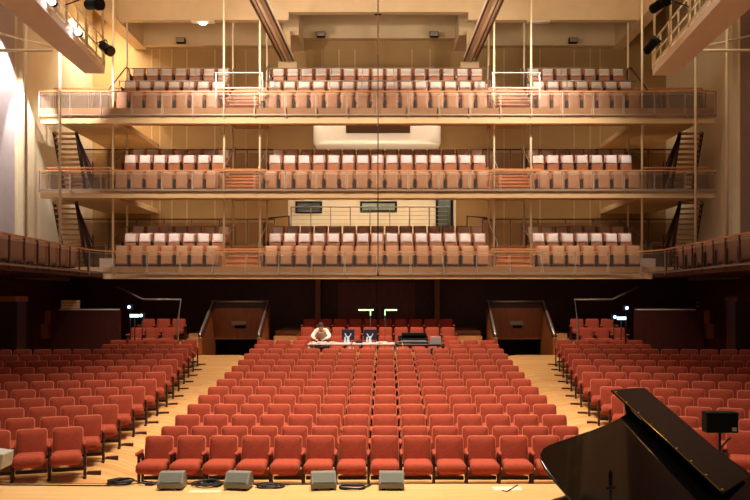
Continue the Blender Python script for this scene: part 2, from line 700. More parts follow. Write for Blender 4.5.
def railing(name, label, pts, zr, zg, nbay, z_low=None, post=greymetal, rail=railwood, gl=None, group=None):
    """glass railing along a polyline of (x, y): wood handrail, posts, panes"""
    t = thing(name, label, 'railing', (0, 0, 0), 0, group)
    P = [Vector((p[0], p[1], 0)) for p in pts]
    h = MB()
    L = [0]
    for i in range(1, len(P)):
        L.append(L[-1] + (P[i] - P[i - 1]).length)

    def along(s):
        for i in range(1, len(P)):
            if s <= L[i] + 1e-6:
                return P[i - 1].lerp(P[i], (s - L[i - 1]) / (L[i] - L[i - 1]))
        return P[-1]
    for i in range(1, len(P)):
        h.bar(P[i - 1] + Vector((0, 0, zr)), P[i] + Vector((0, 0, zr)), .07, .045)
    h.obj('handrail', rail, t)
    h = MB()
    for i in range(1, len(P)):
        h.bar(P[i - 1] + Vector((0, 0, zg + .02)), P[i] + Vector((0, 0, zg + .02)), .04, .05)
        h.bar(P[i - 1] + Vector((0, 0, zr - .09)), P[i] + Vector((0, 0, zr - .09)), .02, .02)
    h.obj('metal_rail', greymetal, t)
    for k in range(nbay + 1):
        q = along(L[-1] * k / nbay)
        g = MB()
        g.bar(q + Vector((0, 0, zg - .06)), q + Vector((0, 0, zr)), .035, .05)
        g.obj('post', post, t)
    for k in range(nbay):
        a, c = along(L[-1] * (k + .04) / nbay), along(L[-1] * (k + .96) / nbay)
        g = MB()
        g.bar(a + Vector((0, 0, (zr - .11 + zg) / 2)), c + Vector((0, 0, (zr - .11 + zg) / 2)), .012, zr - .16 - zg)
        g.obj('glass_pane', gl or glass, t)
    return t


for bi in (1, 2):
    B = BAL[bi]
    railing('balcony_railing', 'long glass railing with wooden handrail along the front of the %s balcony' % B['n'], [(-BX, 26.9), (BX, 26.9)], B['rail'], B['gl'], 22, group='balcony front railings')
    for sx in (-1, 1):
        sd = 'left' if sx < 0 else 'right'
        xx = sorted((sx * 12.0, sx * (9.6 if bi == 1 else 10.2)))
        t = thing('landing_rail', 'second wooden rail above the %s end of the %s balcony railing' % (sd, B['n']), 'railing')
        g = MB()
        g.bar((xx[0], 27.6, B['rail'] + .22), (xx[1], 27.6, B['rail'] + .22), .06, .045)
        g.obj('handrail', railwood, t)
        for q in (xx[0] + .1, xx[1] - .1):
            g = MB()
            g.bar((q, 27.6, B['deck']), (q, 27.6, B['rail'] + .2), .03, .03)
            g.obj('post', steel, t)
B = BAL[0]
corner = [(-9.7, 25.6), (-9.45, 26.45), (-9.0, 26.85), (-8.4, 26.9)]
front = corner + [(-p[0], p[1]) for p in corner[::-1]]
railing('balcony_railing', 'long glass railing with wooden handrail along the front of the lowest balcony', front, B['rail'], B['gl'], 18, group='balcony front railings')
SXN, SXF = 9.15, 9.7
for sx in (-1, 1):
    sd = 'left' if sx < 0 else 'right'
    pts = [(sx * 9.71, 25.52), (sx * 9.55, 23.5), (sx * 9.3, 20.5), (sx * 9.15, 17.5), (sx * 9.1, 12.0)]
    railing('side_balcony_railing', 'railing with wooden handrail along the %s side balcony' % sd, pts, B['rail'], B['gl'], 15, post=darkwood, group='side balcony railings')
    m = MB()
    poly = [(sx * 9.75, 26.96), (sx * 9.75, 25.6), (sx * 9.6, 23.5), (sx * 9.35, 20.5), (sx * 9.2, 17.5), (sx * 9.15, 12.0), (sx * 12.6, 12.0), (sx * 12.6, 27.2)]
    if sx > 0:
        poly = poly[::-1]
    m.prism(poly, B['bot'] + .05, 4.02)
    struct(m.obj('side_balcony_floor', redwood))
    # tall beige end panel on the corner
    c = at(106 if sx < 0 else 649, 262, 26.9)
    g = MB()
    g.box(c.x - .26, c.x + .26, 26.98, 27.05, 3.98, 4.5)
    tag(g.obj('corner_panel', plywood), 'beige upright panel behind the glass at the %s corner of the lowest balcony' % sd, 'panel')

# balcony chairs


def make_balcony_chair(front):
    t = thing('balcony_chair', 'x', 'chair', group='x')
    fn = tilt(math.radians(8), 0.3)
    m = MB()
    m.pillow(rrect(.50, .60, .035, 0, .505, 3), -0.03, 0.04, 0.012, 0.006, fn)
    m.obj('backrest', shellwood, t)
    fs = tilt(math.radians(6), 0.2)
    m = MB()
    if front:
        m.pillow(rrect(.425, .68, .03, 0, .455, 3), -0.155, -0.075, 0.014, 0.008, fs)
        m.obj('seat', frontply, t)
    else:
        m.pillow(rrect(.40, .32, .03, 0, .59, 3), -0.145, -0.055, 0.014, 0.012, fs)
        m.obj('seat', plywood, t)
        m = MB()
        m.box(-.21, .21, -.12, -.04, .16, .42)
        m.obj('seat_frame', shellwood, t, .01)
    m = MB()
    m.box(-.30, -.245, -.2, .02, 0.0, .42)
    m.box(-.295, -.25, -.26, .04, .42, .46)
    m.obj('pedestal', blackmetal, t, .006)
    m = MB()
    m.box(-.205, .205, -.12, -.06, .06, .11)
    m.obj('seat_support', blackmetal, t)
    return t


BPR = [make_balcony_chair(True), make_balcony_chair(False)]
BTR = [tree(q) for q in BPR]
PB = 0.553
ROWN = ['front', 'second', 'rear']
for bi, B in enumerate(BAL):
    for ri in range(3):
        for sec, n, x0 in (('left section', 7, -7.72), ('center section', 15, -0.03), ('right section', 7, 7.72)):
            for k in range(n):
                x = x0 + (k - (n - 1) / 2) * PB
                dup(BPR[min(ri, 1)], BTR[min(ri, 1)], (x, YROW[ri], B['rows'][ri]), 0, 'wooden tip-up chair, %s from the left in the %s row, %s, %s balcony' % (ORD[k + 1], ROWN[ri], sec, B['n']), 'tip-up chairs on the %s balcony' % B['n'])
SIDEY = [25.35 - 0.86 * k for k in range(9)]
for sx in (-1, 1):
    sd = 'left' if sx < 0 else 'right'
    for k, y in enumerate(SIDEY):
        xr = 9.75 + 0.55 - .065 * max(0, (25.6 - y))
        dup(BPR[0], BTR[0], (sx * xr, y, 4.03), sx * -math.radians(14), 'wooden tip-up chair, %s from the corner along the %s side balcony' % (ORD[k + 1], sd), 'tip-up chairs on the side balconies')
for q in (0, 1):
    drop(BPR[q], BTR[q])

# thin rails in front of the steep tiers of the top balcony
B = BAL[2]
for ri in (1, 2):
    for sec, a, c in (('left section', -9.65, -5.75), ('center section', -4.2, 4.2), ('right section', 5.75, 9.65)):
        z = B['rows'][ri] + (.62 if ri == 1 else .62)
        y = YT[ri] + .08
        t = thing('tier_rail', 'thin grey safety rail before the %s row, %s of the top balcony' % (ROWN[ri], sec), 'railing', group='tier rails of the top balcony')
        g = MB()
        g.tube([(a, y, z), (c, y, z)], .022, 6)
        g.obj('handrail', steel, t)
        n = max(2, int((c - a) / 1.1))
        for k in range(n + 1):
            x = a + (c - a) * k / n
            g = MB()
            g.tube([(x, y, B['rows'][ri]), (x, y, z)], .016, 5)
            g.obj('post', steel, t)

# diagonal grab rails of the side sections
for bi, B in enumerate(BAL):
    for sx in (-1, 1):
        sd = 'left' if sx < 0 else 'right'
        x = sx * 9.82
        h = MB()
        h.tube([(x, 27.7, B['deck'] + .02), (x, 27.7, B['deck'] + .85), (x, 29.6, B['rows'][2] + .75), (x, 30.0, B['rows'][2] + .75), (x, 30.0, B['deck'] + .02)], .03, 6)
        tag(h.obj('landing_handrail', steel if bi == 2 and sx < 0 else darkwood), 'sloping handrail between the %s landing and the seats of the %s balcony' % (sd, B['n']), 'handrail')

# barriers behind the rear rows
for bi, B in enumerate(BAL):
    z = B['rows'][2]
    for sec, a, c in (('left section', -12.0, -4.2), ('right section', 4.2, 12.0)):
        if bi == 2:
            continue
        zz = z + (1.15 if bi == 0 else .95)
        railing('rear_railing', 'dark wooden railing behind the seats, %s of the %s balcony' % (sec, B['n']), [(a, 30.7), (c, 30.7)], zz, z + .1, 7, post=darkwood, rail=redwood)

# corridor railing with bars behind the lowest balcony
B = BAL[0]
t = thing('corridor_railing', 'grey railing with horizontal bars in front of the corridor pictures', 'railing')
x0, x1 = at(291, 0, 30.6).x, at(449, 0, 30.6).x
ztop = at(0, 207, 30.6).z
for k in range(5):
    g = MB()
    zz = ztop - k * .17
    g.tube([(x0, 30.6, zz), (x1, 30.6, zz)], .022 if k == 0 else .008, 6)
    g.obj('bar' if k else 'handrail', steel, t)
for k in range(9):
    g = MB()
    x = x0 + (x1 - x0) * k / 8
    g.bar((x, 30.62, B['rows'][2]), (x, 30.62, ztop), .04, .03)
    g.obj('post', greymetal, t)
for sx in (-1, 1):
    sd = 'left' if sx < 0 else 'right'
    g = MB()
    pa = at(289 if sx < 0 else 467, 216, 30.5)
    pb = at(270 if sx < 0 else 488, 218, 30.5)
    pc = at(264 if sx < 0 else 495, 224, 30.5)
    g.tube([(pa.x, 30.5, B['rows'][2]), pa, pb, pc, (pc.x, 30.5, B['rows'][2])], .035, 6)
    tag(g.obj('door_guard', darkwood), 'dark bent wooden guard rail at the %s end of the corridor railing' % sd, 'railing')

# pictures and door in the corridor
for (a, c, y0, y1, mm, lab) in ((295, 322, 201, 213, pic_dark, 'dark framed picture with white flowers on the corridor wall'), (360, 397, 201, 212, pic_green, 'wide dark framed green landscape picture on the corridor wall')):
    p0, p1 = at(a, y1, 33.2), at(c, y0, 33.2)
    t = thing('picture', lab, 'picture', (0, 33.3, 0))
    g = MB()
    w = .09
    g.box(p0.x, p1.x, -.02, .03, p0.z, p0.z + w)
    g.box(p0.x, p1.x, -.02, .03, p1.z - w, p1.z)
    g.box(p0.x, p0.x + w, -.02, .03, p0.z + w, p1.z - w)
    g.box(p1.x - w, p1.x, -.02, .03, p0.z + w, p1.z - w)
    g.obj('frame', blackmatte, t)
    g = MB()
    g.box(p0.x + w, p1.x - w, .0, .03, p0.z + w, p1.z - w)
    g.obj('print', mm, t)
p0, p1 = at(437, 230, 33.2), at(452, 200, 33.2)
m = MB()
m.box(p0.x, p1.x, 33.28, 33.36, BAL[0]['rows'][2], p1.z)
d = m.obj('door_1', mat('green_door', rgb(70, 80, 62), .4))
struct(d)
m = MB()
for q in (p0.x, p1.x):
    m.box(q - .05, q + .05, 33.24, 33.3, BAL[0]['rows'][2], p1.z)
m.obj('door_frame', blackmatte, d)

# projection booth with curved white soffit behind the middle balcony
t = thing('control_booth', 'white round-cornered projecting booth with dark window above the middle balcony', 'booth')
pl, pr = at(313, 0, 32).x, at(441, 0, 32).x
zb, zt_ = at(0, 143, 31.6).z, 10.9
poly = []
n = 10
for k in range(n + 1):
    a = PI + (PI / 2) * k / n
    poly.append((pl + .9 + .9 * math.cos(a), 32.2 + .6 * math.sin(a)))
for k in range(n + 1):
    a = 1.5 * PI + (PI / 2) * k / n
    poly.append((pr - .9 + .9 * math.cos(a), 32.2 + .6 * math.sin(a)))
poly += [(pr, 33.38), (pl, 33.38)]
m = MB()
m.prism(poly, zb, zt_)
m.obj('shell', white_soffit, t, 0.12)
q0, q1 = at(346, 133, 31.55), at(410, 124, 31.55)
m = MB()
m.box(q0.x, q1.x, 31.54, 31.62, q0.z, q1.z + .4)
m.obj('window', mat('booth_window', rgb(70, 48, 26), .3), t)

# ---------------------------------------------------------------- room shell
m = MB()
m.box(-12.6, 12.6, YBACK, YBACK + .3, 3.7, 17.5)
struct(m.obj('wall_back', wall_tan))
m = MB()
x0, x1 = at(288, 0, 33.3).x, at(456, 0, 33.3).x
m.box(x0, x1, 33.33, 33.42, BAL[0]['rows'][2], 8.0)
struct(m.obj('wall_corridor', wall_cream))
m = MB()
for px in (322, 339, 355, 412, 430, 246, 215, 172, 187, 152, 160, 504, 540, 574, 600, 590):
    x = at(px, 0, YBACK).x
    m.box(x - .015, x + .015, YBACK - .02, YBACK + .01, 8.2 if 288 < px < 456 else 4.2, 14)
struct(m.obj('trim_1', fascia_m))
for sx in (-1, 1):
    sd = 'left' if sx < 0 else 'right'
    m = MB()
    a, c = sorted((sx * 12.6, sx * 12.95))
    m.box(a, c, 10.5, 26.4, -.2, 17.5)
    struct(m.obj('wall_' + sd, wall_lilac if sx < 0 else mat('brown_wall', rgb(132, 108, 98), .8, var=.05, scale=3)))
    m = MB()
    m.box(a, c, 26.4, YBACK + .3, -.2, 17.5)
    a2, c2 = sorted((sx * 12.42, sx * 12.6))
    m.box(a2, c2, 26.6, 27.5, 4.2, 16.5)
    struct(m.obj('wall_%s_rear' % sd, wall_cream))
for sx in (-1, 1):
    m = MB()
    a, c = sorted((sx * 12.35, sx * 12.6))
    m.box(a, c, 10.5, 31.0, -.2, 3.75)
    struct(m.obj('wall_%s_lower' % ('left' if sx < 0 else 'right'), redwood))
m = MB()
m.box(-12.95, 12.95, 10.5, YBACK + .3, 16.6, 16.9)
struct(m.obj('ceiling', ceil_m))
# transverse beams: centre bay and side bays
for (y, zc_, zs_) in ((30.0, 14.37, 14.06), (33.05, 14.37, 14.06), (24.6, 14.6, 14.4)):
    m = MB()
    m.box(-3.55, 3.55, y, y + .3, zc_, 16.6)
    struct(m.obj('ceiling_beam', ceil_m))
    for sx in (-1, 1):
        m = MB()
        a, c = sorted((sx * 3.55, sx * 10.4))
        m.box(a, c, y, y + .3, zs_, 16.6)
        struct(m.obj('ceiling_beam', ceil_m))
for sx in (-1, 1):
    m = MB()
    a, c = sorted((sx * 10.25, sx * 10.75))
    m.box(a, c, 24.0, YBACK, 14.0, 16.6)
    struct(m.obj('ceiling_beam', ceil_m))
    m = MB()
    a, c = sorted((sx * 10.75, sx * 12.6))
    m.box(a, c, 30, 30.3, 14.9, 16.6)
    struct(m.obj('ceiling_beam', ceil_m))
    # pilaster at the end of the longitudinal beam
    m = MB()
    a, c = sorted((sx * 3.3, sx * 3.95))
    m.box(a, c, 31.3, YBACK, 13.9, 14.8)
    struct(m.obj('ceiling_beam', ceil_m))

# longitudinal track beams
for sx in (-1, 1):
    sd = 'left' if sx < 0 else 'right'
    t = thing('track_beam', 'long tan track beam with dark rails running back to the %s box' % sd, 'beam')
    a, c = Vector((sx * 3.95, 20.0, 12.75)), Vector((sx * 3.72, 31.0, 12.75))
    m = MB()
    m.bar(a + Vector((0, 0, .12)), c + Vector((0, 0, .12)), .50, .2)
    m.obj('body', catpaint, t)
    for off in (-.235, -.07, .235):
        m = MB()
        m.bar(a + Vector((-sx * off, 0, 0)), c + Vector((-sx * off, 0, 0)), .05, .07)
        m.obj('rail', darkwood, t)
    m = MB()
    m.bar(a + Vector((sx * -.02, 0, -.05)), c + Vector((sx * -.02, 0, -.05)), .09, .05)
    m.obj('light_strip', cream_paint, t)
    m = MB()
    m.box(sx * 3.72 - .38, sx * 3.72 + .38, 31.0, 31.5, 12.46, 12.72)
    m.box(sx * 3.72 - .12, sx * 3.72 + .12, 31.0, 31.3, 12.72, 14.0)
    m.obj('end_box', fascia_m, t)

# small speakers on the beams and ceiling lamps
for px, py, lab in ((181, 41, 'small dark speaker box on the left bay of the rear beam'), (321, 35, 'small dark speaker box, left one on the center bay beam'), (434, 35, 'small dark speaker box, right one on the center bay beam'), (573, 41, 'small dark speaker box on the right bay of the rear beam')):
    c = at(px, py, 32.85)
    t = thing('wall_speaker', lab, 'speaker', c, 0, 'speakers on the rear beam')
    m = MB()
    m.box(-.19, .19, -.13, .08, -.1, .12)
    m.obj('cabinet', blackmatte, t, .015)
    m = MB()
    m.box(-.17, .17, -.142, -.128, -.08, .1)
    m.obj('grille', greymetal, t)
    m = MB()
    m.bar((0, .05, .05), (0, .2, .05), .06, .06)
    m.obj('wall_bracket', blackmetal, t)
for px, py, lit in ((203, 19.5, True), (538, 21.5, False)):
    c = at(px, py, 30.15)
    t = thing('ceiling_light', 'lit recessed round lamp under the left ceiling beam' if lit else 'unlit pale lamp panel under the right ceiling beam', 'lamp', (c.x, 30.15, 14.05))
    m = MB()
    m.prism([(.9 * math.copysign(1, sx_) * .5, sy_) for sx_, sy_ in ((-1, -.13), (1, -.13), (1, .13), (-1, .13))], -.04, 0.0)
    m.obj('plate', cream_paint, t)
    if lit:
        m = MB()
        m.prism([(.14 * math.cos(2 * PI * k / 16), .11 * math.sin(2 * PI * k / 16)) for k in range(16)], -.10, -.035)
        m.obj('lens', warmlamp, t)
    else:
        m = MB()
        m.prism([(.2 * math.cos(2 * PI * k / 16), .1 * math.sin(2 * PI * k / 16)) for k in range(16)], -.055, -.035)
        m.obj('lens', white_m, t)

# hanger rods
RODS = [(224, 27.5, 14.06, 4.2), (233, 30.35, 14.06, 5.1), (260, 27.5, 14.06, 4.2), (267, 30.35, 14.06, 5.1), (494, 27.5, 14.06, 4.2), (488.5, 30.35, 14.06, 5.1), (531, 27.5, 14.06, 4.2), (524, 30.35, 14.06, 5.1),
        (60, 25.85, 16.6, 4.0), (26, 24.4, 16.6, 4.2), (695.5, 25.85, 16.6, 4.0), (727, 24.4, 16.6, 4.2), (113, 27.5, 16.6, 4.2), (642, 27.35, 16.6, 4.2), (127, 30.35, 16.6, 4.2), (628, 30.35, 16.6, 4.2)]
for q, (px, d, z1, z0) in enumerate(sorted(RODS)):
    x = at(px, 0, d).x
    m = MB()
    m.tube([(x, d, z0 - .1), (x, d, z1)], .045 if d < 26 else .04, 8)
    tag(m.obj('hanger_rod', cream_paint), 'thin cream vertical hanger rod, %s from the left across the balconies' % ORD[q + 1], 'rod', 'hanger rods of the balconies')

# open staircases at both ends, between balconies
for sx in (-1, 1):
    sd = 'left' if sx < 0 else 'right'
    for lo, hi in ((0, 1), (1, 2)):
        z0, z1 = BAL[lo]['deck'], BAL[hi]['bot'] + .1
        xa = sx * 11.84
        t = thing('staircase', 'open wooden staircase from the %s balcony up at the %s end' % (BAL[lo]['n'], sd), 'staircase', group='open staircases')
        yb, yt = 29.7, 28.75
        n = 13
        for k in range(n):
            f = (k + .5) / n
            y = yb + (yt - yb) * f
            z = z0 + (z1 - z0) * (k + 1) / (n + .3)
            m = MB()
            m.box(xa - .39, xa + .39, y - .12, y + .12, z - .05, z)
            m.obj('tread', wood_m, t)
        for e in (-1, 1):
            xx = xa + e * .42
            m = MB()
            m.bar((xx, yb + .1, z0 + .02), (xx, yt, z1 - .02), .05, .2)
            m.obj('stringer', darkwood, t)
        # sloping double rail of the lower flight towards the hall
        for q, dz in enumerate((0.0, .33, .66)):
            m = MB()
            xi = xa - sx * .47
            m.bar((xi - sx * .02, 28.6, z1 - .12 - (0 if q else 0)), (xi - sx * (.62 + .0 * q), 28.6, z0 + .35 + dz * .9), .05, .05 if q else .12)
            m.obj('handrail', darkwood, t)
        m = MB()
        m.bar((xi - sx * .64, 28.6, z0 + .02), (xi - sx * .64, 28.6, z0 + 1.25), .05, .05)
        m.obj('newel_post', darkwood, t)
    # glass screens behind the landings
    for bi in range(3):
        z = BAL[bi]['deck']
        y = 30.6 if bi < 2 else 29.0
        xx = sorted((sx * 12.35, sx * (11.0 if bi < 2 else 9.7)))
        railing('landing_screen', 'tall glass screen at the rear of the %s landing, %s balcony' % (sd, BAL[bi]['n']), [(xx[0], y), (xx[1], y)], z + (1.25 if bi == 2 else 1.1), z + .1, 2, gl=greenglass)

# catwalks with lighting
for sx in (-1, 1):
    sd = 'left' if sx < 0 else 'right'
    t = thing('catwalk', 'long cream lighting catwalk with railings high on the %s side of the hall' % sd, 'catwalk')
    if sx < 0:
        e0, e1 = at(85, 73.6, 24.0), at(104.6, 73.6, 24.0)
        n0, n1 = at(0, 3, 18.2), at(38, 3, 18.2)
    else:
        e0, e1 = at(674, 75.6, 24.0), at(652.6, 75.6, 24.0)
        n0, n1 = at(753, 3, 18.2), at(716, 3, 18.2)
    z = (e0.z + e1.z) / 2
    dv = Vector(((e0.x - n0.x), (e0.y - n0.y), 0))
    dv1 = Vector(((e1.x - n1.x), (e1.y - n1.y), 0))
    A0, A1 = n0 - dv * .9, n1 - dv1 * .9
    vs = []
    for q in (A0, A1, e1, e0):
        vs.append((q.x, q.y))
    if sx > 0:
        vs = vs[::-1]
    m = MB()
    m.prism(vs, z, z + .22)
    m.obj('deck', catpaint, t)
    inn0, inn1 = Vector((A1.x, A1.y, 0)), Vector((e1.x, e1.y, 0))
    out0, out1 = Vector((A0.x, A0.y, 0)), Vector((e0.x, e0.y, 0))
    for (p, q) in ((inn0, inn1), (out0, out1)):
        m = MB()
        m.bar(p + Vector((0, 0, z + .3)), q + Vector((0, 0, z + .3)), .04, .1)
        m.obj('toe_board', catpaint, t)
        for hgt in (.62, 1.05):
            m = MB()
            m.tube([p + Vector((0, 0, z + hgt)), q + Vector((0, 0, z + hgt))], .028, 6)
            m.obj('rail', cream_paint, t)
        for k in range(13):
            c = p.lerp(q, k / 12)
            m = MB()
            m.tube([c + Vector((0, 0, z + .2)), c + Vector((0, 0, z + 1.07))], .025, 6)
            m.obj('post', cream_paint, t)
    for k in range(4):
        c = inn0.lerp(inn1, .5 + .16 * k)
        m = MB()
        m.tube([c + Vector((0, 0, z + .2)), c + Vector((0, 0, 16.6))], .035, 6)
        m.obj('hanger', cream_paint, t)
    # pipes from the wall
    m = MB()
    pa, pb = at(-4 if sx < 0 else 754, 50.5, 24.2), at(53 if sx < 0 else 700, 50.5, 24.2)
    m.tube([(sx * 12.6, 24.2, pa.z), pb], .05, 8)
    tag(m.obj('wall_pipe', cream_paint), 'horizontal cream pipe from the wall to the %s catwalk' % sd, 'pipe')
    m = MB()
    pa, pb = at(0 if sx < 0 else 750, 33 if sx < 0 else 36, 24.6), at(52 if sx < 0 else 703, 47, 24.6)
    ext = pa + (pa - pb) * .02
    m.tube([ext, pb], .035, 8)
    tag(m.obj('brace_pipe', cream_paint), 'thin slanting cream brace above the %s wall pipe' % sd, 'pipe')  # slanting brace, nothing hangs it from above
    # stage lights
    for px, py, d, tx, lab in ((106, 48, 23.0, 38, 'lower'), (93, 4.5, 20.0, 8, 'upper')) if sx < 0 else ((651, 46, 23.0, -50, 'lower'), (659, 5, 20.0, -28, 'upper')):
        c = at(px, py, d)
        s = thing('stage_light', 'black cylindrical stage light, %s one hanging from the %s catwalk' % (lab, sd), 'stage light', c, 0, 'black stage lights on the catwalks')
        ang = math.radians(tx)
        dr = Vector((math.cos(ang), -.5, -math.sin(ang))).normalized()
        m = MB()
        m.tube([dr * -.26, dr * -.2, dr * .12, dr * .14, dr * .28], [.07, .13, .13, .16, .16], 12)
        m.obj('barrel', blackmatte, s)
        m = MB()
        m.tube([dr * .275, dr * .29], .14, 12)
        m.obj('lens', blackgloss, s)
        m = MB()
        m.tube([(0, -.18, 0), (0, -.18, .16), (0, .0, .25), (0, .18, .16), (0, .18, 0)], .018, 6)
        tgt = inn0.lerp(inn1, max(0, min(1, (d - inn0.y) / (inn1.y - inn0.y))))
        m.tube([(0, 0, .25), (Vector((tgt.x, tgt.y, z + .62)) - c) * .9 + Vector((0, 0, .02))], .018, 6)
        m.obj('yoke', blackmetal, s)
for px, py, d, lab in ((78, 32, 20.7, 'lower'), (52, 1.5, 18.7, 'upper')):
    c = at(px, py, d)
    s = thing('flood_lamp', 'brightly glowing white flood lamp, %s one on the left catwalk' % lab, 'stage light', c, 0, 'glowing flood lamps')
    m = MB()
    m.sphere((0, 0, 0), .09, 8, (1, .6, 1))
    m.obj('lens', violetlamp, s)
    m = MB()
    m.tube([(0, .05, 0), (0, .17, 0)], [.10, .08], 10)
    m.obj('housing', blackmatte, s)
    m = MB()
    m.tube([(0, .12, -.04), (-.0, .12, -.10)], .02, 6)
    m.obj('mount_bracket', blackmetal, s)

# hanging microphone cable in the middle
x = at(378, 0, 20).x
t = thing('hanging_microphone', 'thin microphone cable hanging from the ceiling through the middle of the hall', 'microphone', (x, 20, 0))
m = MB()
m.tube([(0, 0, 3.8), (0, 0, 9.5)], .013, 5)
m.obj('cable', blackmetal, t)
m = MB()
m.tube([(0, 0, 9.5), (0, 0, 16.6)], .02, 5)
m.obj('pole', cream_paint, t)
m = MB()
m.tube([(-.09, 0, 10.58), (.09, 0, 10.58)], .02, 6)
m.tube([(0, 0, 3.7), (0, 0, 3.82)], .025, 6)
m.obj('capsule', blackmetal, t)

# ---------------------------------------------------------------- below the balcony
m = MB()
y0s = [25.75, 26.7, 27.65]
for r, (y, z) in enumerate(PLAT):
    y1 = y0s[r + 1] if r < 2 else 31.0
    m.box(-2.9, 2.9, y0s[r], y1, .6, z)
struct(m.obj('rear_platform', floor_m))
for sx in (-1, 1):
    for q in range(6):
        m = MB()
        a, c = sorted((sx * 2.9, sx * 3.85))
        z = .987 + .175 * q
        ya = 26.2 + .46 * q
        m.box(a, c, ya, ya + .46 if q < 5 else 31.0, .5, z)
        struct(m.obj('platform_step', wood_m))
m = MB()
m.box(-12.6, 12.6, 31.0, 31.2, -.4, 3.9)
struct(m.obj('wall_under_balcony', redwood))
# dark panelled doors in that wall
for q, (a, c) in enumerate(((338, 376), (377, 415))):
    p0, p1 = at(a, 0, 30.95), at(c, 281, 30.95)
    m = MB()
    m.box(p0.x, p1.x, 30.93, 31.0, 1.513, 3.7)
    d = m.obj('door_%d' % (q + 2), mat('door_wood_%d' % q, rgb(120, 42, 26), .45, var=.2, scale=2, stretch=(8, 8, 1)))
    struct(d)
    h = MB()
    xh = p1.x - .12 if q == 0 else p0.x + .12
    h.tube([(xh, 30.88, 2.2), (xh, 30.88, 2.7)], .02, 6)
    h.obj('door_handle', steel, d)
for px in (318, 437):
    x = at(px, 0, 30.5).x
    m = MB()
    m.box(x - .1, x + .1, 30.4, 30.6, 1.5, 3.9)
    struct(m.obj('trim_2', orangewood))

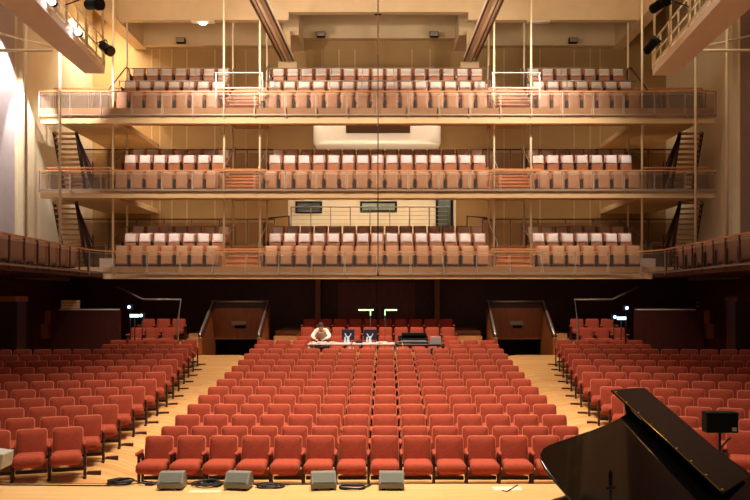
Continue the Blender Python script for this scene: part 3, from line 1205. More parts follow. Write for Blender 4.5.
# vomitory portals
for sx in (-1, 1):
    sd = 'left' if sx < 0 else 'right'
    xo, xi = sx * 6.14, sx * 4.1
    t = thing('exit_portal', 'wooden exit portal with sloping parapets and steel rail ending the %s aisle' % sd, 'portal', group='exit portals')
    yb_ = 28.3
    a, c = sorted((xo, xi))
    m = MB()
    m.box(a, c, yb_, yb_ + .12, 1.55, 2.85)
    m.obj('front_panel', orangewood, t)
    m = MB()
    m.box(a, c, yb_ - .03, yb_ + .14, 2.72, 2.88)
    m.obj('dark_band', darkwood, t)
    m = MB()
    m.tube([(a + .02, yb_ + .02, 2.95), (c - .02, yb_ + .02, 2.95)], .045, 8)
    m.obj('top_rail', steel, t)
    for xx in (xo, xi):
        w0, w1 = sorted((xx - .06, xx + .06))
        m = MB()
        prof = [(26.3, .1), (26.3, 1.70), (28.3, 2.86), (28.42, 2.86), (28.42, .1)]
        vs = [(x_, y_, z_) for x_ in (w0, w1) for y_, z_ in prof]
        m.add(vs, [(0, 1, 2, 3, 4), (9, 8, 7, 6, 5)] + [(i, (i + 1) % 5, 5 + (i + 1) % 5, 5 + i) for i in range(5)])
        m.obj('side_panel', orangewood, t)
        m = MB()
        m.tube([(xx, 26.32, 1.62), (xx, 26.34, 1.85), (xx, 28.3, 2.98)], .04, 8)
        m.obj('side_rail', steel, t)
        m = MB()
        m.bar((xx, 26.36, 1.76), (xx, 28.3, 2.9), .16, .1)
        m.obj('cap', darkwood, t)
    p0 = at(232 if sx < 0 else 510, 327, 28.28)
    p1 = at(246.5 if sx < 0 else 523, 321, 28.28)
    m = MB()
    m.box(p0.x, p1.x, yb_ - .06, yb_ - .002, p0.z + .07, p1.z)
    m.obj('sign_plate', mat('plate_grey_' + sd, rgb(168, 150, 128), .6), t)
    m = MB()
    m.box(p0.x + .1, p1.x - .04, yb_ - .03, yb_ - .002, p0.z - .04, p0.z + .07)
    m.obj('step_light', blackmatte, t)
    # tunnel behind the lip
    m = MB()
    m.box(a, c, 26.3, 26.32, -1.2, .98)
    m.box(a, c, 26.3, 31.0, -1.3, -1.2)
    m.box(a, c, 30.9, 31.0, -1.2, 1.6)
    m.box(a, c, 28.42, 31.0, 1.55, 1.65)
    m.box(a - .07, a, 28.43, 31.0, -1.2, 1.6)
    m.box(c, c + .07, 28.43, 31.0, -1.2, 1.6)
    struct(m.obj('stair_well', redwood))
    # rear terrace with steps beside the portal
    m = MB()
    a, c = sorted((sx * 7.0, sx * 9.0))
    m.box(a, c, 26.0, 27.0, .4, 1.25)
    m.box(a, c, 27.0, 31.0, .4, 1.53)
    a, c = sorted((sx * 9.0, sx * 12.6))
    m.box(a, c, 26.3, 31.0, .4, 1.0)
    struct(m.obj('rear_terrace', floor_m))
    for q in range(5):
        m = MB()
        a, c = sorted((sx * 6.28, sx * 7.0))
        m.box(a, c, 26.3 + .45 * q, 26.75 + .45 * q if q < 4 else 31.0, .3, 1.1 + .17 * q)
        struct(m.obj('terrace_step', wood_m))
    # grey handrail frame on the terrace
    mir = (lambda p: p) if sx < 0 else (lambda p: 755.5 - p)
    pts = [at(mir(117), 287, 28.5), at(mir(143), 299.5, 26.5), at(mir(181), 299.5, 26.4), at(mir(178), 320, 26.35)]
    pts.append(Vector((pts[-1].x, 26.35, 1.08)))
    m = MB()
    m.tube(pts, .032, 8)
    o = m.obj('terrace_handrail', steel)
    tag(o, 'grey tubular handrail frame on the terrace at the rear %s' % sd, 'handrail', 'terrace handrails')
    # dark parapet of the side terrace
    t = thing('terrace_parapet', 'dark wooden parapet with pale top edge at the rear %s of the main floor' % sd, 'parapet')
    x0, x1 = sorted((sx * 8.85, sx * 11.2))
    m = MB()
    m.box(x0, x1, 26.05, 26.25, .7, 2.68)
    m.obj('panel', redwood, t)
    m = MB()
    xa, xb = sorted((sx * 8.9, sx * 10.9))
    m.box(xa, xb, 26.02, 26.28, 2.68, 2.72)
    m.obj('cap', plywood, t)
    m = MB()
    xa, xb = sorted((sx * 11.2, sx * 11.38))
    m.box(xa, xb, 26.02, 26.28, 2.2, 2.66)
    m.box(*sorted((sx * 11.3, sx * 11.52)), 26.02, 26.28, 1.7, 2.2)
    m.obj('end_cap', orangewood, t)
    # blue white lamps
    for q, (px, py, lab) in enumerate((((129, 307, 'upper'), (141, 315.5, 'lower')) if sx < 0 else ((627, 308, 'upper'), (615, 317, 'lower')))):
        c = at(px, py, 25.65 if q == 0 else 25.5)
        s = thing('led_lamp', 'blue-white glaring lamp, %s of the pair before the rear %s parapet' % (lab, sd), 'lamp', c, 0, 'blue-white lamps')
        g = MB()
        g.sphere((0, 0, 0), .045, 6)
        g.obj('bulb', bluelamp, s)
        g = MB()
        g.box(-.1, .1, .06, .2, -.1, .1)
        g.obj('housing', blackmatte, s)
        g = MB()
        g.tube([(0, .13, -.1), (0, .13, 1.0 - c.z)], .02, 6)
        g.obj('stand', blackmetal, s)
    p0, p1 = (at(130, 317.5, 25.35), at(139, 314, 25.35)) if sx < 0 else (at(617, 320, 25.35), at(626, 316.5, 25.35))
    s = thing('display_screen', 'small glowing pale blue screen beside the lamps at the rear %s' % sd, 'screen', ((p0.x + p1.x) / 2, 25.35, p0.z))
    w = (p1.x - p0.x) / 2
    g = MB()
    g.box(-w, w, -.012, -.002, .01, p1.z - p0.z - .01)
    g.obj('panel', bluescreen, s)
    g = MB()
    g.box(-w - .02, w + .02, 0, .05, -.01, p1.z - p0.z + .01)
    g.obj('casing', blackmatte, s)
    g = MB()
    g.tube([(0, .03, 0), (0, .03, .93 - p0.z)], .02, 6)
    g.obj('stand', blackmetal, s)
    # side boxes under the side balcony
    t = thing('side_box_front', 'dark wooden box front with reddish ledge by the %s wall under the balcony' % sd, 'parapet')
    q = at(31 if sx < 0 else 722, 0, 23.5)
    m = MB()
    a, c = sorted((q.x, sx * 12.3))
    m.box(a, c, 22.6, 23.2, .3, 3.0)
    m.obj('panel', darkwood, t)
    m = MB()
    m.box(a, c, 22.5, 23.3, 3.0, 3.16)
    m.obj('ledge', orangewood if sx < 0 else redwood, t)
    t = thing('glow_strip', 'long pale glowing strip under the %s side balcony' % sd, 'lamp')
    m = MB()
    a, c = sorted((sx * 10.6, sx * 12.4))
    m.box(a, c, 21.0, 21.14, 3.66, 3.75)
    m.obj('tube', mat('strip_glow_%s' % sd, (.95, .8, .6, 1), .5, emit=.55 if sx < 0 else .3, ecol=(1, .86, .66, 1)), t)  # weakly glowing strip under the soffit
    m = MB()
    m.box(a, c, 20.98, 21.16, 3.75, 3.82)
    m.obj('mount_plate', cream_paint, t)

# three stacked pale boxes on the left parapet
p = at(70, 309, 26.1)
for q in range(3):
    m = MB()
    m.box(-.28, .28, -.13, .13, 0, .085)
    o = m.obj('flat_box', mat('box_wood_%d' % q, rgb(236, 196, 140), .5), None, .012)
    o.location = (p.x, 26.15, 2.735 + .1 * q)
    tag(o, 'flat pale wooden box on the rear left parapet, %s of three' % ('bottom', 'middle', 'top')[q], 'box', 'stacked flat boxes')
    m = MB()
    m.box(-.25, .25, -.12, .12, -.013, 0)
    m.obj('foot', darkwood, o)
p = at(697, 308, 26.1)
t = thing('loudspeaker', 'small upright speaker with yellow marks on the rear right parapet', 'speaker', (p.x, 26.15, 2.72))
m = MB()
m.box(-.07, .07, -.1, .1, 0, .33)
m.obj('cabinet', blackmatte, t, .01)
m = MB()
m.box(-.05, .05, -.115, -.1, .05, .12)
m.box(-.05, .05, -.115, -.1, .2, .25)
m.obj('badge', orangewood, t)

# ---------------------------------------------------------------- mixing desks


def table(name, lab, x0, x1, y0, y1, zt, zf, clothm):
    t = thing(name, lab, 'table', ((x0 + x1) / 2, (y0 + y1) / 2, zf))
    w, d, h = (x1 - x0) / 2, (y1 - y0) / 2, zt - zf
    m = MB()
    m.box(-w, w, -d, d, h - .035, h)
    m.obj('tabletop', clothm, t, .006)
    for sx in (-1, 1):
        for sy in (-1, 1):
            m = MB()
            m.tube([(sx * (w - .05), sy * (d - .05), floor_z(x0, (y0 + y1) / 2 + sy * d) - zf), (sx * (w - .05), sy * (d - .05), h - .03)], .02, 6)
            m.obj('leg', steel, t)
    return t


tz = 1.66
zf = floor_z(0, 24.4)
table('folding_table', 'long pale folding table with papers and screens in front of the person', at(308.5, 0, 24.3).x, at(351, 0, 24.3).x, 23.95, 24.75, tz, zf, plywood)
table('folding_table', 'pale folding table under the two dark screens', at(352.5, 0, 24.3).x, at(394.5, 0, 24.3).x, 23.95, 24.75, tz, zf, plywood)
table('folding_table', 'folding table under the mixing console', at(396, 0, 24.3).x, at(440, 0, 24.3).x, 23.95, 24.75, tz - .04, zf, blackmatte)
for q, (px, lab) in enumerate(((348, 'left of two dark desktop screens seen from behind with pale stand'), (370, 'right of two dark desktop screens seen from behind with pale stand'))):
    x = at(px, 0, 24.3).x
    t = thing('desktop_screen', lab, 'screen', (x, 24.35, tz), 0, 'desktop screens on the mixing table')
    m = MB()
    m.box(-.205, .205, 0, .05, .10, .44)
    m.obj('panel', navy, t, .012)
    m = MB()
    m.box(-.19, .19, .05, .055, .12, .42)
    m.obj('display', bluescreen, t)
    m = MB()
    m.box(-.13, .13, -.12, .1, 0, .02)
    m.add([(-.05, -.03, .02), (.05, -.03, .02), (.03, -.03, .22), (-.03, -.03, .22), (-.05, 0, .02), (.05, 0, .02), (.03, 0, .22), (-.03, 0, .22)], [(0, 1, 2, 3), (4, 7, 6, 5), (0, 3, 7, 4), (1, 5, 6, 2), (2, 6, 7, 3)])
    m.bar((-.03, -.03, .18), (-.10, -.02, .31), .045, .02)
    m.bar((.03, -.03, .18), (.10, -.02, .31), .045, .02)
    m.bar((-.1, -.02, .03), (-.09, -.02, .2), .05, .03)
    m.obj('stand', paleblue, t)
m = MB()
m.box(-.115, .115, -.1, .1, 0, .09)
o = m.obj('equipment_box', navy, None, .01)
o.location = (at(359, 0, 24.3).x, 24.35, tz)
tag(o, 'low dark box between the two desktop screens', 'box')
for q, (px, w, rz, lab) in enumerate(((313, .07, .2, 'white paper sheet at the left end of the table'), (322, .15, -.1, 'open white score in front of the person'), (333, .09, .3, 'pale papers right of the person on the table'), (382, .16, .15, 'crumpled pale papers right of the second screen'))):
    m = MB()
    for k in range(4):
        M = Matrix.Rotation(.15 * (k - 1.5), 4, 'Z')
        m.box(-w, w, -.12, .12, .001 + k * .012, .01 + k * .012, M)
    o = m.obj('paper_stack', white_m)
    o.location = (at(px, 0, 24.25).x, 24.22, tz)
    o.rotation_euler.z = rz
    tag(o, lab, 'paper', 'papers on the mixing table')
xl, xr = at(396.5, 0, 24.25).x + .05, at(428.5, 0, 24.25).x
t = thing('mixing_console', 'long black mixing console in an open silver edged case', 'mixing desk', ((xl + xr) / 2, 24.35, tz - .04))
w = (xr - xl) / 2
m = MB()
vs = [(x_, y_, z_) for x_ in (-w, w) for y_, z_ in ((-.28, .0), (-.28, .09), (.30, .26), (.34, .26), (.34, 0))]
m.add(vs, [(0, 1, 2, 3, 4), (9, 8, 7, 6, 5)] + [(i, (i + 1) % 5, 5 + (i + 1) % 5, 5 + i) for i in range(5)])
m.obj('body', blackmatte, t, .01)
m = MB()
m.box(-w - .02, w + .02, -.32, -.285, .0, .035)
m.box(-w - .02, w + .02, -.32, -.285, .085, .11)
m.box(-w - .03, -w + .02, -.32, .32, 0, .11)
m.box(w - .02, w + .03, -.32, .32, 0, .11)
m.obj('case_edge', steel, t, .005)
m = MB()
m.box(-w + .12, w - .05, .05, .32, .262, .36)
m.obj('meter_bridge', blackmatte, t, .02)
m = MB()
for k in range(24):
    xk = -w + .1 + (2 * w - .2) * k / 23
    m.box(xk - .008, xk + .008, -.2, -.16, .118, .135)
m.obj('faders', ivory, t)
p0, p1 = at(428, 344, 24.25), at(440, 338, 24.25)
t = thing('laptop', 'open white laptop at the right end of the mixing console', 'laptop', ((p0.x + p1.x) / 2 + .06, 24.3, tz - .04))
m = MB()
m.box(-.17, .17, .02, .26, 0, .02)
m.obj('keyboard_base', white_m, t, .004)
m = MB()
m.bar((0, .02, .02), (0, -.04, .24), .34, .012, (0, 1, 0))
m.obj('lid', white_m, t)
m = MB()
m.pillow(rrect(.5, .34, .1), 0, .16, .05, .03, lambda u, w, y: Vector((u, -.02 + y * .6 - .05, w + .02 * math.sin(u * 30))))
o = m.obj('draped_jacket', mat('jacket', rgb(26, 28, 40), .9))
o.location = (at(437, 0, 23.85).x, 23.72, floor_z(1.9, 23.8) + .58)
tag(o, 'dark jacket hanging over a chair below the laptop', 'jacket')
m = MB()
pts = [(0, 0, .14), (.03, -.01, .05), (.02, -.03, -.08), (.06, -.03, -.16), (.02, -.02, -.05)]
m.tube(pts, .014, 6)
o = m.obj('yellow_cable', yellow_m)
o.location = (at(402, 0, 23.9).x, 23.86, tz - .1)
tag(o, 'short yellow cable hanging at the front of the mixing console', 'cable')
for px, x2, lab in ((370.5, 358.5, 'left'), (385, 397, 'right')):
    xa, xb = at(px, 0, 24.9).x, at(x2, 0, 24.9).x
    z1 = at(0, 310, 24.9).z
    z2 = at(0, 315.5, 24.9).z
    base = floor_z(.2, 24.9)
    t = thing('work_lamp', 'slim lamp with glowing green head on a thin pole, %s of two above the desks' % lab, 'lamp', (xa, 24.9, base), 0, 'green glowing work lamps')
    ex = .1 if px < 380 else -.0
    m = MB()
    m.bar((ex, 0, z1 - base), (xb - xa, 0, z1 - base), .03, .045)
    m.bar((0, 0, z2 - base), (0, 0, z1 - base), .045, .03, (1, 0, 0))
    m.obj('tube', greenlamp, t)
    m = MB()
    m.tube([(0, 0, .02), (0, 0, z2 - base)], .009, 6)
    m.obj('pole', blackmetal, t)
    m = MB()
    m.tube([(0, 0, 0), (0, 0, .03)], .07, 10)
    m.obj('base', blackmetal, t)

# ---------------------------------------------------------------- person at the desk


def skin_body(name, verts, edges, radii, m, parent=None, sub=2):
    me = bpy.data.meshes.new(name)
    me.from_pydata([tuple(v) for v in verts], edges, [])
    o = bpy.data.objects.new(name, me)
    COL.objects.link(o)
    me.materials.append(m)
    md = o.modifiers.new('skin', 'SKIN')
    md.use_smooth_shade = True
    for i, r in enumerate(radii):
        sv = me.skin_vertices[0].data[i]
        sv.radius = (r, r) if not isinstance(r, tuple) else r
        sv.use_root = (i == 0)
    sd = o.modifiers.new('sub', 'SUBSURF')
    sd.levels = sd.render_levels = sub
    if parent:
        o.parent = parent
    return o


px_ = at(322, 0, 25.6).x
seat_z = .987 + .56
PB_ = Vector((px_, 25.62, seat_z))
t = thing('person', 'person in pale pink shirt with dark hair bent over papers at the long table', 'person', PB_)
tzl = tz - seat_z + .05
V, E, R = [], [], []


def node(p, r, par=None):
    V.append(Vector(p))
    R.append(r)
    if par is not None:
        E.append((par, len(V) - 1))
    return len(V) - 1


pel = node((0, 0, .1), .13)
wst = node((0, -.05, .25), .12, pel)
chs = node((0, -.20, .40), .14, wst)
nk0 = node((0, -.30, .50), .07, chs)
nk1 = node((0, -.38, .53), .055, nk0)
for s in (-1, 1):
    sh = node((s * .17, -.25, .46), .065, chs)
    el = node((s * .29, -.50, .27), .047, sh)
    wr = node((s * .15, -.79, tzl + .035), .03, el)
    pm_ = node((s * .10, -.86, tzl + .03), .03, wr)
    for f in range(4):
        k1 = node((s * (.12 - .022 * f), -.915 + .006 * abs(f - 1), tzl + .035), .0095, pm_)
        k2 = node((s * (.115 - .022 * f), -.945 + .006 * abs(f - 1), tzl + .022), .0085, k1)
        node((s * (.112 - .02 * f), -.96 + .008 * abs(f - 1), tzl + .008), .0075, k2)
    th = node((s * .06, -.87, tzl + .025), .011, pm_)
    node((s * .04, -.90, tzl + .015), .009, th)
    hp = node((s * .10, -.04, .06), .10, pel)
    kn = node((s * .13, -.42, .08), .065, hp)
    an = node((s * .13, -.38, -.36), .045, kn)
    node((s * .13, -.5, -.42), .04, an)
body = skin_body('body', V, E, R, skin_m, t)
# head with a face, tilted down
H = MB()
HM = Matrix.Translation((0, -.45, .61)) @ Matrix.Rotation(math.radians(42), 4, 'X')
H.sphere((0, 0, 0), .108, 12, (.78, .95, 1.12))
H.sphere((0, -.1, -.02), .022, 6, (.7, 1, 1.3))
H.sphere((-.085, .01, -.01), .03, 6, (.35, .7, 1.1))
H.sphere((.085, .01, -.01), .03, 6, (.35, .7, 1.1))
H.sphere((0, -.06, -.085), .05, 6, (.9, .8, .7))
H.v = [tuple(HM @ Vector(v)) for v in H.v]
H.obj('head', skin_m, t)
for s in (-1, 1):
    e = MB()
    e.sphere(HM @ Vector((s * .035, -.092, .02)), .013, 5)
    e.obj('eye', blackmatte, t)
e = MB()
e.sphere(HM @ Vector((0, -.094, -.062)), .018, 5, (1.3, .5, .35))
e.obj('mouth', mat('lips', rgb(150, 80, 72), .5), t)
H = MB()
H.sphere((0, .018, .03), .112, 12, (.82, .96, 1.06))
H.v = [tuple(HM @ Vector(v)) for v in H.v]
H.obj('hair', hair_m, t)
V, E, R = [], [], []
pel = node((0, 0, .12), .15)
wst = node((0, -.06, .25), .16, pel)
chs = node((0, -.20, .40), .178, wst)
node((0, -.285, .49), .085, chs)
for s in (-1, 1):
    sh = node((s * .17, -.25, .46), .085, chs)
    el = node((s * .29, -.50, .27), .066, sh)
    node((s * .17, -.75, tzl + .055), .045, el)
skin_body('shirt', V, E, R, shirt_m, t)
V, E, R = [], [], []
pel = node((0, 0, .1), .14)
for s in (-1, 1):
    hp = node((s * .10, -.04, .07), .115, pel)
    kn = node((s * .13, -.42, .09), .08, hp)
    node((s * .13, -.38, -.34), .06, kn)
skin_body('trousers', V, E, R, trouser_m, t)
for s in (-1, 1):
    m = MB()
    m.sphere((s * .13, -.44, -.455), .05, 8, (.9, 2.2, 1))
    m.obj('shoe', blackmatte, t)

# ---------------------------------------------------------------- stage things


def wedge(x, y, rz, lab, z=STAGE_Z, w=.36, g=greyspk):
    t = thing('stage_monitor', lab, 'speaker', (x, y, z), rz, 'grey stage monitors')
    m = MB()
    prof = [(-.15, .03), (-.15, .10), (-.04, .235), (.08, .235), (.15, .05), (.15, .03)]
    n = len(prof)
    h = w / 2
    vs = [(sx * h * (1 if z_ < .2 else .97), y_, z_) for sx in (-1, 1) for y_, z_ in prof]
    m.add(vs, [tuple(range(n)), tuple(range(2 * n - 1, n - 1, -1))] + [(i, (i + 1) % n, n + (i + 1) % n, n + i) for i in range(n)])
    m.obj('cabinet', g, t, .01)
    m = MB()
    m.add([(-h + .03, -.142, .116), (h - .03, -.142, .116), (h - .03, -.052, .226), (-h + .03, -.052, .226)], [(0, 1, 2, 3)])
    m.v = [(a, b - .006, c + .002) for a, b, c in m.v]
    m.add([(a, b + .02, c - .02) for a, b, c in m.v], [(3, 2, 1, 0)])
    m.f += [(0, 4, 5, 1), (1, 5, 6, 2), (2, 6, 7, 3), (3, 7, 4, 0)]
    m.sm += [False] * 4
    m.obj('grille', greygrille, t)
    m = MB()
    m.prism([(h - .06 + .022 * math.cos(2 * PI * k / 12), .05 + .022 * math.sin(2 * PI * k / 12)) for k in range(12)], 0, .004,
            Matrix.Translation((0, -.152, .10)) @ Matrix.Rotation(math.atan2(.11, .09), 4, 'X'))
    m.obj('badge', paleblue, t)
    for sx in (-1, 1):
        m = MB()
        m.box(sx * (h - .07) - .025, sx * (h - .07) + .025, -.13, .13, 0, .032)
        m.obj('foot', blackmatte, t)
    return t


for q, (px, rz) in enumerate(((171, .02), (238, -.12), (323, .14), (391.5, 0.0))):
    c = at(px, 488, 10.75)
    wedge(c.x, 10.82, rz, 'grey wedge stage monitor on the stage edge, %s from the left' % ORD[q + 1])
# box on a yellow pole at the far left
c = at(-9, 458, 10.6)
t = thing('side_speaker', 'pale grey speaker on a yellow pole at the far left stage edge', 'speaker', (c.x, 10.6, STAGE_Z))
m = MB()
prof = [(-.2, .35), (.22, .35), (.25, .56), (-.2, .62)]
m.add([(x_, y_, z_) for y_ in (-.16, .16) for x_, z_ in prof], [(0, 1, 2, 3), (7, 6, 5, 4), (0, 4, 5, 1), (1, 5, 6, 2), (2, 6, 7, 3), (3, 7, 4, 0)])
m.obj('cabinet', mat('pale_grey', rgb(176, 172, 160), .6), t, .015)
m = MB()
m.tube([(.13, -.19, 0), (.13, -.19, .5)], .022, 8)
m.obj('pole', yellow_m, t)
m = MB()
m.tube([(-.1, 0, .0), (-.1, 0, .36)], .02, 8)
m.tube([(-.3, 0, .02), (-.02, 0, .02)], .02, 6)
m.obj('stand', blackmetal, t)


def coil(px, py, rx, ry, loops, lab, seed):
    rnd = random.Random(seed)
    y = (CZ - STAGE_Z) * F / (py - PY)
    c = at(px, py, y)
    pts = []
    N = 26
    for l in range(loops):
        ox, oy = rnd.uniform(-.06, .06), rnd.uniform(-.03, .03)
        k_ = rnd.uniform(.8, 1.05)
        for k in range(N):
            a = 2 * PI * k / N
            pts.append((ox + rx * k_ * math.cos(a), oy + ry * k_ * math.sin(a), .015 + .012 * l + .006 * math.sin(3 * a + l)))
    pts.append((rx * 1.1, ry * 1.1, .013))
    m = MB()
    m.tube(pts, .0125, 6)
    o = m.obj('cable_coil', cable_m)
    o.location = (c.x, y, STAGE_Z)
    tag(o, lab, 'cable', 'coiled cables along the stage edge')


coil(122, 484, .17, .11, 5, 'tangled black cable coil left of the first stage monitor', 1)
coil(148.5, 485, .06, .05, 3, 'smaller black cable loop touching the first stage monitor', 5)
coil(208, 485.5, .19, .15, 4, 'round black cable coil between first and second stage monitors', 2)
coil(272, 487.5, .20, .10, 3, 'flat black cable coil right of the second stage monitor', 3)
coil(355, 488, .20, .12, 2, 'thin black cable coil between third and fourth stage monitors', 4)
ys_ = 10.98
m = MB()
m.tube([(at(-30, 0, ys_).x, ys_, STAGE_Z + .01), (at(40, 0, ys_).x, ys_ - .02, STAGE_Z + .01), (at(80, 0, ys_).x, ys_ - .04, STAGE_Z + .01), (at(112, 0, ys_).x, 10.93, STAGE_Z + .01)], .01, 6)
tag(m.obj('floor_cable', cable_m), 'straight black cable lying along the left stage edge', 'cable')
m = MB()
m.tube([(at(185, 0, 11).x, 11.02, STAGE_Z + .01), (at(280, 0, 11).x, 11.0, STAGE_Z + .01), (at(345, 0, 11).x, 11.02, STAGE_Z + .01), (at(400, 0, 11).x, 11.02, STAGE_Z + .01)], .008, 6)
tag(m.obj('floor_cable', cable_m), 'thin black cable running behind the stage monitors', 'cable')
m = MB()
pa, pb, pc = at(502, 491, 10.65), at(507, 492.5, 10.58), at(517, 484.5, 11.0)
m.tube([(pa.x, 10.66, STAGE_Z + .01), (pb.x, 10.6, STAGE_Z + .01), (pc.x, 10.95, STAGE_Z + .012)], .008, 6)
tag(m.obj('loose_wire', cable_m), 'short bent black wire on the stage near the piano tail', 'wire')
for (px, py, w, d, lab) in ((205, 491.5, .22, .05, 'pale tape strip on the stage below the second coil'), (507, 488.5, .20, .10, 'pale tape patch under the bent black wire')):
    y = (CZ - STAGE_Z) * F / (py - PY)
    m = MB()
    m.box(-w, w, -d, d, 0.0, .0025)
    o = m.obj('floor_tape', greytape)
    o.location = (at(px, 0, y).x, y, STAGE_Z)
    tag(o, lab, 'tape')

# ---------------------------------------------------------------- grand piano
PK = .945
YAW, TH = math.radians(31), math.radians(25)
PP = Vector((CX + 2.71 * PK, 6.2 * PK, STAGE_Z + 1.02))
hv = Vector((math.cos(YAW), math.sin(YAW), 0))
vv = Vector((-math.sin(YAW), math.cos(YAW), 0))
uv = (vv * math.cos(TH) + Vector((0, 0, math.sin(TH)))).normalized()
nv = hv.cross(uv).normalized()


def lid_hu(px, py, n=0.02):
    """where the sight line of a photo pixel meets the open lid: distance along the hinge, distance from it"""
    d = Vector(((px - PX) / F, 1, (PY - py) / F))
    o = Vector((CX, 0, CZ))
    k = (PP + nv * n - o).dot(nv) / d.dot(nv)
    q = o + d * k - PP
    return q.dot(hv), q.dot(uv)


tail = [lid_hu(*q) for q in ((572, 500), (556, 482), (545, 468), (541, 461), (540, 454), (543, 448.5), (549, 445), (570, 437.5), (590, 431), (606, 425), (618, 419), (626, 414))]
fTL, fTR, fBR, fBL = lid_hu(612, 388, .12), lid_hu(645, 386, .05), lid_hu(748, 478, .05), lid_hu(722, 495, .12)
FH = (fTR[0] + fBR[0]) / 2
UT = fTR[1]
a_, b_ = tail[-1]
OUT = [(FH, 0), (FH, UT - .01), (FH - .12 * (FH - a_), UT - .02), (FH - .4 * (FH - a_), UT - .10), (FH - .7 * (FH - a_), (UT * .45 + b_ * .55))] + tail[::-1]
OUT += [(tail[0][0] + .01, tail[0][1] * .35), (tail[0][0] + .05, .06), (tail[0][0] + .12, 0)]
t = thing('grand_piano', 'black glossy concert grand piano with raised lid at the lower right', 'piano', (PP.x, PP.y, STAGE_Z))
O = Vector((PP.x, PP.y, STAGE_Z))


def flat(a, b_, z):
    return hv * a + vv * b_ + Vector((0, 0, z))


def onlid(a, b_, n):
    return Vector((0, 0, 1.02)) + hv * a + uv * b_ + nv * n


def slab(poly, fn, z0, z1):
    m = MB()
    n = len(poly)
    vs = [fn(a, b_, z0) for a, b_ in poly] + [fn(a, b_, z1) for a, b_ in poly]
    m.add(vs, [tuple(range(n))[::-1], tuple(range(n, 2 * n))] + [(i, (i + 1) % n, n + (i + 1) % n, n + i) for i in range(n)])
    return m


slab(OUT, onlid, 0.0, .024).obj('lid', blackgloss, t, .006)
# folded front flap lying over the lid, its free edge standing a little proud
fl0, fl1 = (fTL[0] + fBL[0]) / 2, FH - .005


def onflap(a, b_, n):
    return onlid(a, b_, .03 + n + (fl1 - a) / (fl1 - fl0) * .07)


flp = [fBL, fBR, fTR, fTL]
slab(flp, onflap, 0.0, .022).obj('front_flap', blackgloss, t, .004)
m = MB()
for k in range(9):
    b_ = fBL[1] + .04 + (fTL[1] - fBL[1] - .08) * k / 8
    m.sphere(onflap(fBL[0] + (fTL[0] - fBL[0]) * (b_ - fBL[1]) / (fTL[1] - fBL[1]) + .035, b_, .022), .011, 5, (1, 1, .6))
m.obj('hinge_studs', brass, t)
m = MB()
m.tube([onflap(fBL[0], fBL[1] + .02, .022), onflap(fTL[0], fTL[1] - .02, .022)], .004, 5)
m.obj('edge_trim', brass, t)
# body
kb = FH + .42
body = [(kb, 0), (kb, UT)] + OUT[1:]
inner = []
cxm = sum(p[0] for p in body) / len(body)
cym = .6
ins = [(cxm + (a - cxm) * .94, cym + (b_ - cym) * .93) for a, b_ in body]
n = len(body)
m = MB()
vs = [flat(a, b_, z_) for z_ in (.66, 1.0) for a, b_ in body] + [flat(a, b_, z_) for z_ in (.66, 1.0) for a, b_ in ins]
fs = []
for i in range(n):
    j = (i + 1) % n
    fs += [(i, j, n + j, n + i), (2 * n + j, 2 * n + i, 3 * n + i, 3 * n + j), (n + i, n + j, 3 * n + j, 3 * n + i), (j, i, 2 * n + i, 2 * n + j)]
m.add(vs, fs)
m.obj('rim', blackgloss, t, .006)
slab(ins, flat, .80, .83).obj('soundboard', mat('soundboard', rgb(190, 140, 80), .4, var=.1, stretch=(1, 20, 1)), t)
fr = [(cxm + (a - cxm) * .88, cym + (b_ - cym) * .86) for a, b_ in body if a < FH + .05]
slab(fr, flat, .84, .87).obj('cast_plate', goldplate, t)
slab([(kb - .16, .12), (kb + .05, .12), (kb + .05, UT - .12), (kb - .16, UT - .12)], flat, .70, .78).obj('key_bed', blackgloss, t)
m = slab([(kb - .12, .17), (kb + .03, .17), (kb + .03, UT - .17), (kb - .12, UT - .17)], flat, .78, .80)
m.obj('keyboard', ivory, t)
for (a, b_) in ((FH + .2, .18), (FH + .2, UT - .2), (-.85, .55)):
    m = MB()
    c0 = flat(a, b_, 0)
    m.tube([c0 + Vector((0, 0, .05)), c0 + Vector((0, 0, .12)), c0 + Vector((0, 0, .5)), c0 + Vector((0, 0, .68))], [.035, .05, .07, .09], 10)
    lg = m.obj('leg', blackgloss, t)
    m = MB()
    m.sphere(c0 + Vector((0, 0, .033)), .033, 6)
    m.obj('caster', brass, lg)
m = MB()
m.tube([flat(FH - .25, UT - .2, .98), Vector(onlid(FH - .2, UT - .22, -.012))], .012, 6)
m.obj('lid_prop', blackgloss, t)
m = MB()
for k in (.25, .5, .75):
    m.tube([flat(FH + .3, .82 + (k - .5) * .3, .08), flat(FH + .38, .82 + (k - .5) * .3, .07)], .015, 6)
m.tube([flat(FH + .2, .7, .1), flat(FH + .2, .7, .66)], .02, 6)
m.tube([flat(FH + .2, .94, .1), flat(FH + .2, .94, .66)], .02, 6)
m.obj('pedal_lyre', brass, t)

# small monitor on a stand to the right of the piano
c = at(720.5, 422, 9.2)
t = thing('stand_monitor', 'small black box monitor on a black stand behind the piano lid', 'speaker', (c.x, 9.2, STAGE_Z))
w, h = .195, .125
zc = c.z - STAGE_Z
m = MB()
m.box(-w, w, -.06, .09, zc - h, zc + h)
m.obj('cabinet', blackmatte, t, .012)
m = MB()
m.box(-w + .015, w - .015, -.066, -.058, zc - h + .015, zc + h - .015)
m.obj('grille', mat('black_grille', rgb(9, 8, 9), .7, var=.3, scale=200, spec=.1), t)
m = MB()
m.box(w - .085, w - .03, -.070, -.064, zc - h + .025, zc - h + .07)
m.obj('badge', steel, t)
m = MB()
m.tube([(.0, .02, .12), (.0, .02, zc - h)], .016, 8)
m.obj('pole', blackmetal, t)
m = MB()
m.tube([(0, .02, zc - .34), (.07, -.02, zc - .22), (.11, -.03, zc - .19)], .012, 6)
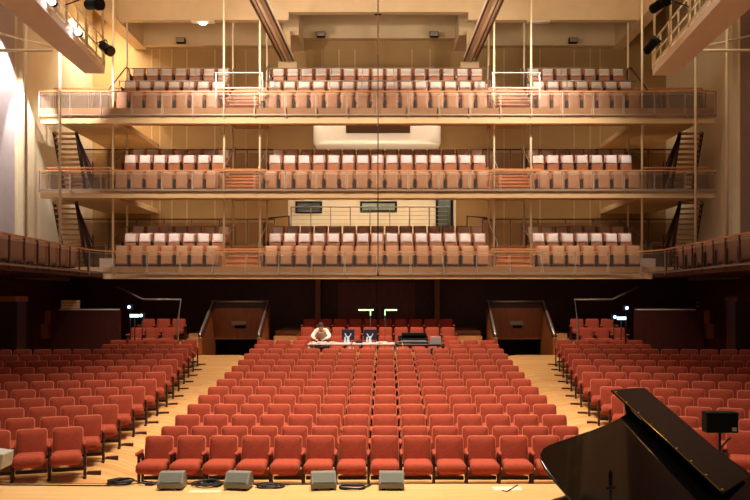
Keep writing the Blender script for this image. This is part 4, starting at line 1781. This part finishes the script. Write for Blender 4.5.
m.tube([(-.08, .02, zc - .42), (.06, .02, zc - .40)], .02, 6)
m.sphere((.05, -.01, zc - .36), .03, 6)
m.obj('clamp', blackmetal, t)
for k in range(3):
    a = 2 * PI * k / 3 + .4
    m = MB()
    m.tube([(0, .02, .22), (.3 * math.cos(a), .02 + .3 * math.sin(a), .012)], .012, 6)
    m.obj('leg', blackmetal, t)

# solid microphone standing in for a reflection in the lid (upstage of the piano)
c = at(610.5, 478, 4.5)
t = thing('mic_reflection', 'slim black microphone shape standing in for a reflection in the piano lid', 'microphone', (c.x, 4.5, STAGE_Z))
zt_ = at(0, 470, 4.5).z - STAGE_Z
m = MB()
m.tube([(0, 0, zt_ - .09), (0, 0, zt_ - .02), (0, 0, zt_)], [.011, .012, .004], 8)
m.obj('microphone', blackmatte, t)
m = MB()
m.tube([(0, 0, .05), (0, 0, zt_ - .09)], .009, 8)
m.obj('pole', blackmetal, t)
m = MB()
m.tube([(-.03, 0, zt_ - .11), (.03, -.01, zt_ - .10)], .010, 6)
m.obj('clip', blackmetal, t)
m = MB()
m.tube([(0, 0, 0), (0, 0, .03), (0, 0, .05)], [.13, .13, .03], 16)
m.obj('base', blackmetal, t)

# ---------------------------------------------------------------- light


def area(name, loc, target, sx, sy, power, col, spread=180):
    l = bpy.data.lights.new(name, 'AREA')
    l.shape = 'RECTANGLE'
    l.size, l.size_y = sx, sy
    l.energy = power
    l.color = col
    l.spread = math.radians(spread)
    o = bpy.data.objects.new(name, l)
    COL.objects.link(o)
    o.location = loc
    d = Vector(target) - Vector(loc)
    o.rotation_euler = d.to_track_quat('-Z', 'Y').to_euler()
    return o


def spot(name, loc, target, power, col, angle, blend=.5, rad=.15):
    l = bpy.data.lights.new(name, 'SPOT')
    l.energy = power
    l.color = col
    l.spot_size = math.radians(angle)
    l.spot_blend = blend
    l.shadow_soft_size = rad
    o = bpy.data.objects.new(name, l)
    COL.objects.link(o)
    o.location = loc
    d = Vector(target) - Vector(loc)
    o.rotation_euler = d.to_track_quat('-Z', 'Y').to_euler()
    return o


WARM = (1, .86, .68)
WARMER = (1, .86, .68)
PINK = (1, .90, .84)
# stage lighting rig above the front of the hall
area('rig_light', (0, 12.0, 15.5), (0, 13.0, 0), 5, 3, 640, WARM, 70)
spot('front_light', (0, 15.0, 16.0), (0, 19.2, .5), 7600, WARM, 58, .85, .5)
spot('desk_light', (0, 21.0, 16.2), (0, 25.8, 1.2), 3600, WARM, 24, .5, .3)
# warm house lights under each balcony front and ceiling
for bi, B in enumerate(BAL[1:]):
    zz = B['bot'] + .1
    low = BAL[bi]
    for x, w in ((-7.72, 3.8), (0, 8.0), (7.72, 3.8)):
        area('balcony_downlight', (x, 27.5, zz), (x, 28.7, low['rows'][1] + .6), w, .05, (10 if x <= 0 else 7.5) * w / 3.6, PINK, 45)
    for x, w in ((-9.0, 6.0), (0, 8.0), (9.0, 6.0)):
        area('corridor_light', (x, 31.4, B['rows'][2] - .45), (x, 32.4, B['rows'][2] - 2.5), w, .1, (85 if x == 0 and bi == 0 else 50 if x <= 0 else 34) * w / 6, WARM, 175)
    for x in (-5, 5):
        spot('aisle_downlight', (x, 27.4, zz + .02), (x, 28.6, low['rows'][1]), 110, WARM, 110, .8, .04)
# catwalk lamps on the top balcony, plus added unseen fill for fronts and ceiling
for sx in (-1, 1):
    spot('catwalk_spot', (sx * 8.2, 21.5, 12.6), (sx * 2.5, 29.4, 11.6), 1300 if sx < 0 else 900, PINK, 60, .7, .2)
    spot('balcony_front_fill', (sx * 6.3, 20.8, 14.0), (sx * 3.5, 27.0, 7.2), 3600, WARM, 85, .8, .3)  # added fill for the balcony fronts, clear of the catwalk
    area('ceiling_fill', (sx * 7.0, 24.5, 12.4), (sx * 6.5, 28.5, 16.6), 5.0, 2.0, 170 if sx < 0 else 120, WARMER, 170)
area('ceiling_fill', (0, 24.5, 12.4), (0, 28.0, 16.6), 5.0, 2.0, 150, WARMER, 170)  # added unseen fill for the middle of the ceiling
area('rear_wall_wash', (-11.5, 31.0, 14.6), (-11.3, 33.4, 10.5), 1.8, .3, 260, WARM, 150)
for sx in (-1, 1):
    area('catwalk_fill', (sx * 8.6, 20.5, 16.4), (sx * 8.6, 20.6, 10.0), .6, 6.0, 190, WARM, 120)  # added unseen light near the ceiling to brighten the catwalk rails
# wall scallops on the left
spot('wall_spot', (-11.75, 25.2, 12.5), (-12.75, 25.5, 8.0), 1500, (1, .95, .95), 70, .3, .06)
spot('wall_spot', (-11.9, 26.3, 11.0), (-12.5, 27.1, 7.0), 800, (1, .96, .92), 60, .3, .06)
area('booth_uplight', (0, 30.7, 8.55), (0, 31.9, 9.9), 6.0, .1, 45, WARM, 150)
spot('landing_spot', (-9.5, 23.2, 13.4), (-10.9, 28.2, 9.9), 3500, PINK, 34, .5, .1)
# little lamps above the portals
for sx in (-1, 1):
    spot('portal_lamp', (sx * 5.1, 27.05, 3.75), (sx * 5.1, 28.2, 1.9), 11, WARM, 130, .7, .05)
    spot('side_wash', (sx * 3.5, 13.5, 15.8), (sx * 5.8, 14.6, .5), 1100, WARM, 42, .9, .4)
    spot('side_balcony_spot', (sx * 2.0, 13.0, 14.5), (sx * 10.2, 22.5, 5.0), 1000 if sx < 0 else 850, PINK, 34, .8, .2)

w = bpy.data.worlds.new('World')
SC.world = w
w.use_nodes = True
w.node_tree.nodes['Background'].inputs['Color'].default_value = (1, .86, .7, 1)
w.node_tree.nodes['Background'].inputs['Strength'].default_value = 0.14

# ---------------------------------------------------------------- camera
cd = bpy.data.cameras.new('camera')
cam = bpy.data.objects.new('camera', cd)
COL.objects.link(cam)
cam.location = (CX, 0, CZ)
cam.rotation_euler = (PI / 2, 0, 0)
cd.sensor_width = 36
cd.lens = F / 750 * 36
cd.shift_x = (375 - PX) / 750
cd.shift_y = (PY - 250) / 750
cd.clip_end = 200
SC.camera = cam
SC.view_settings.view_transform = 'Standard'
SC.view_settings.look = 'None'
SC.view_settings.gamma = 1
SC.view_settings.use_curve_mapping = False
SC.view_settings.exposure = 0.28
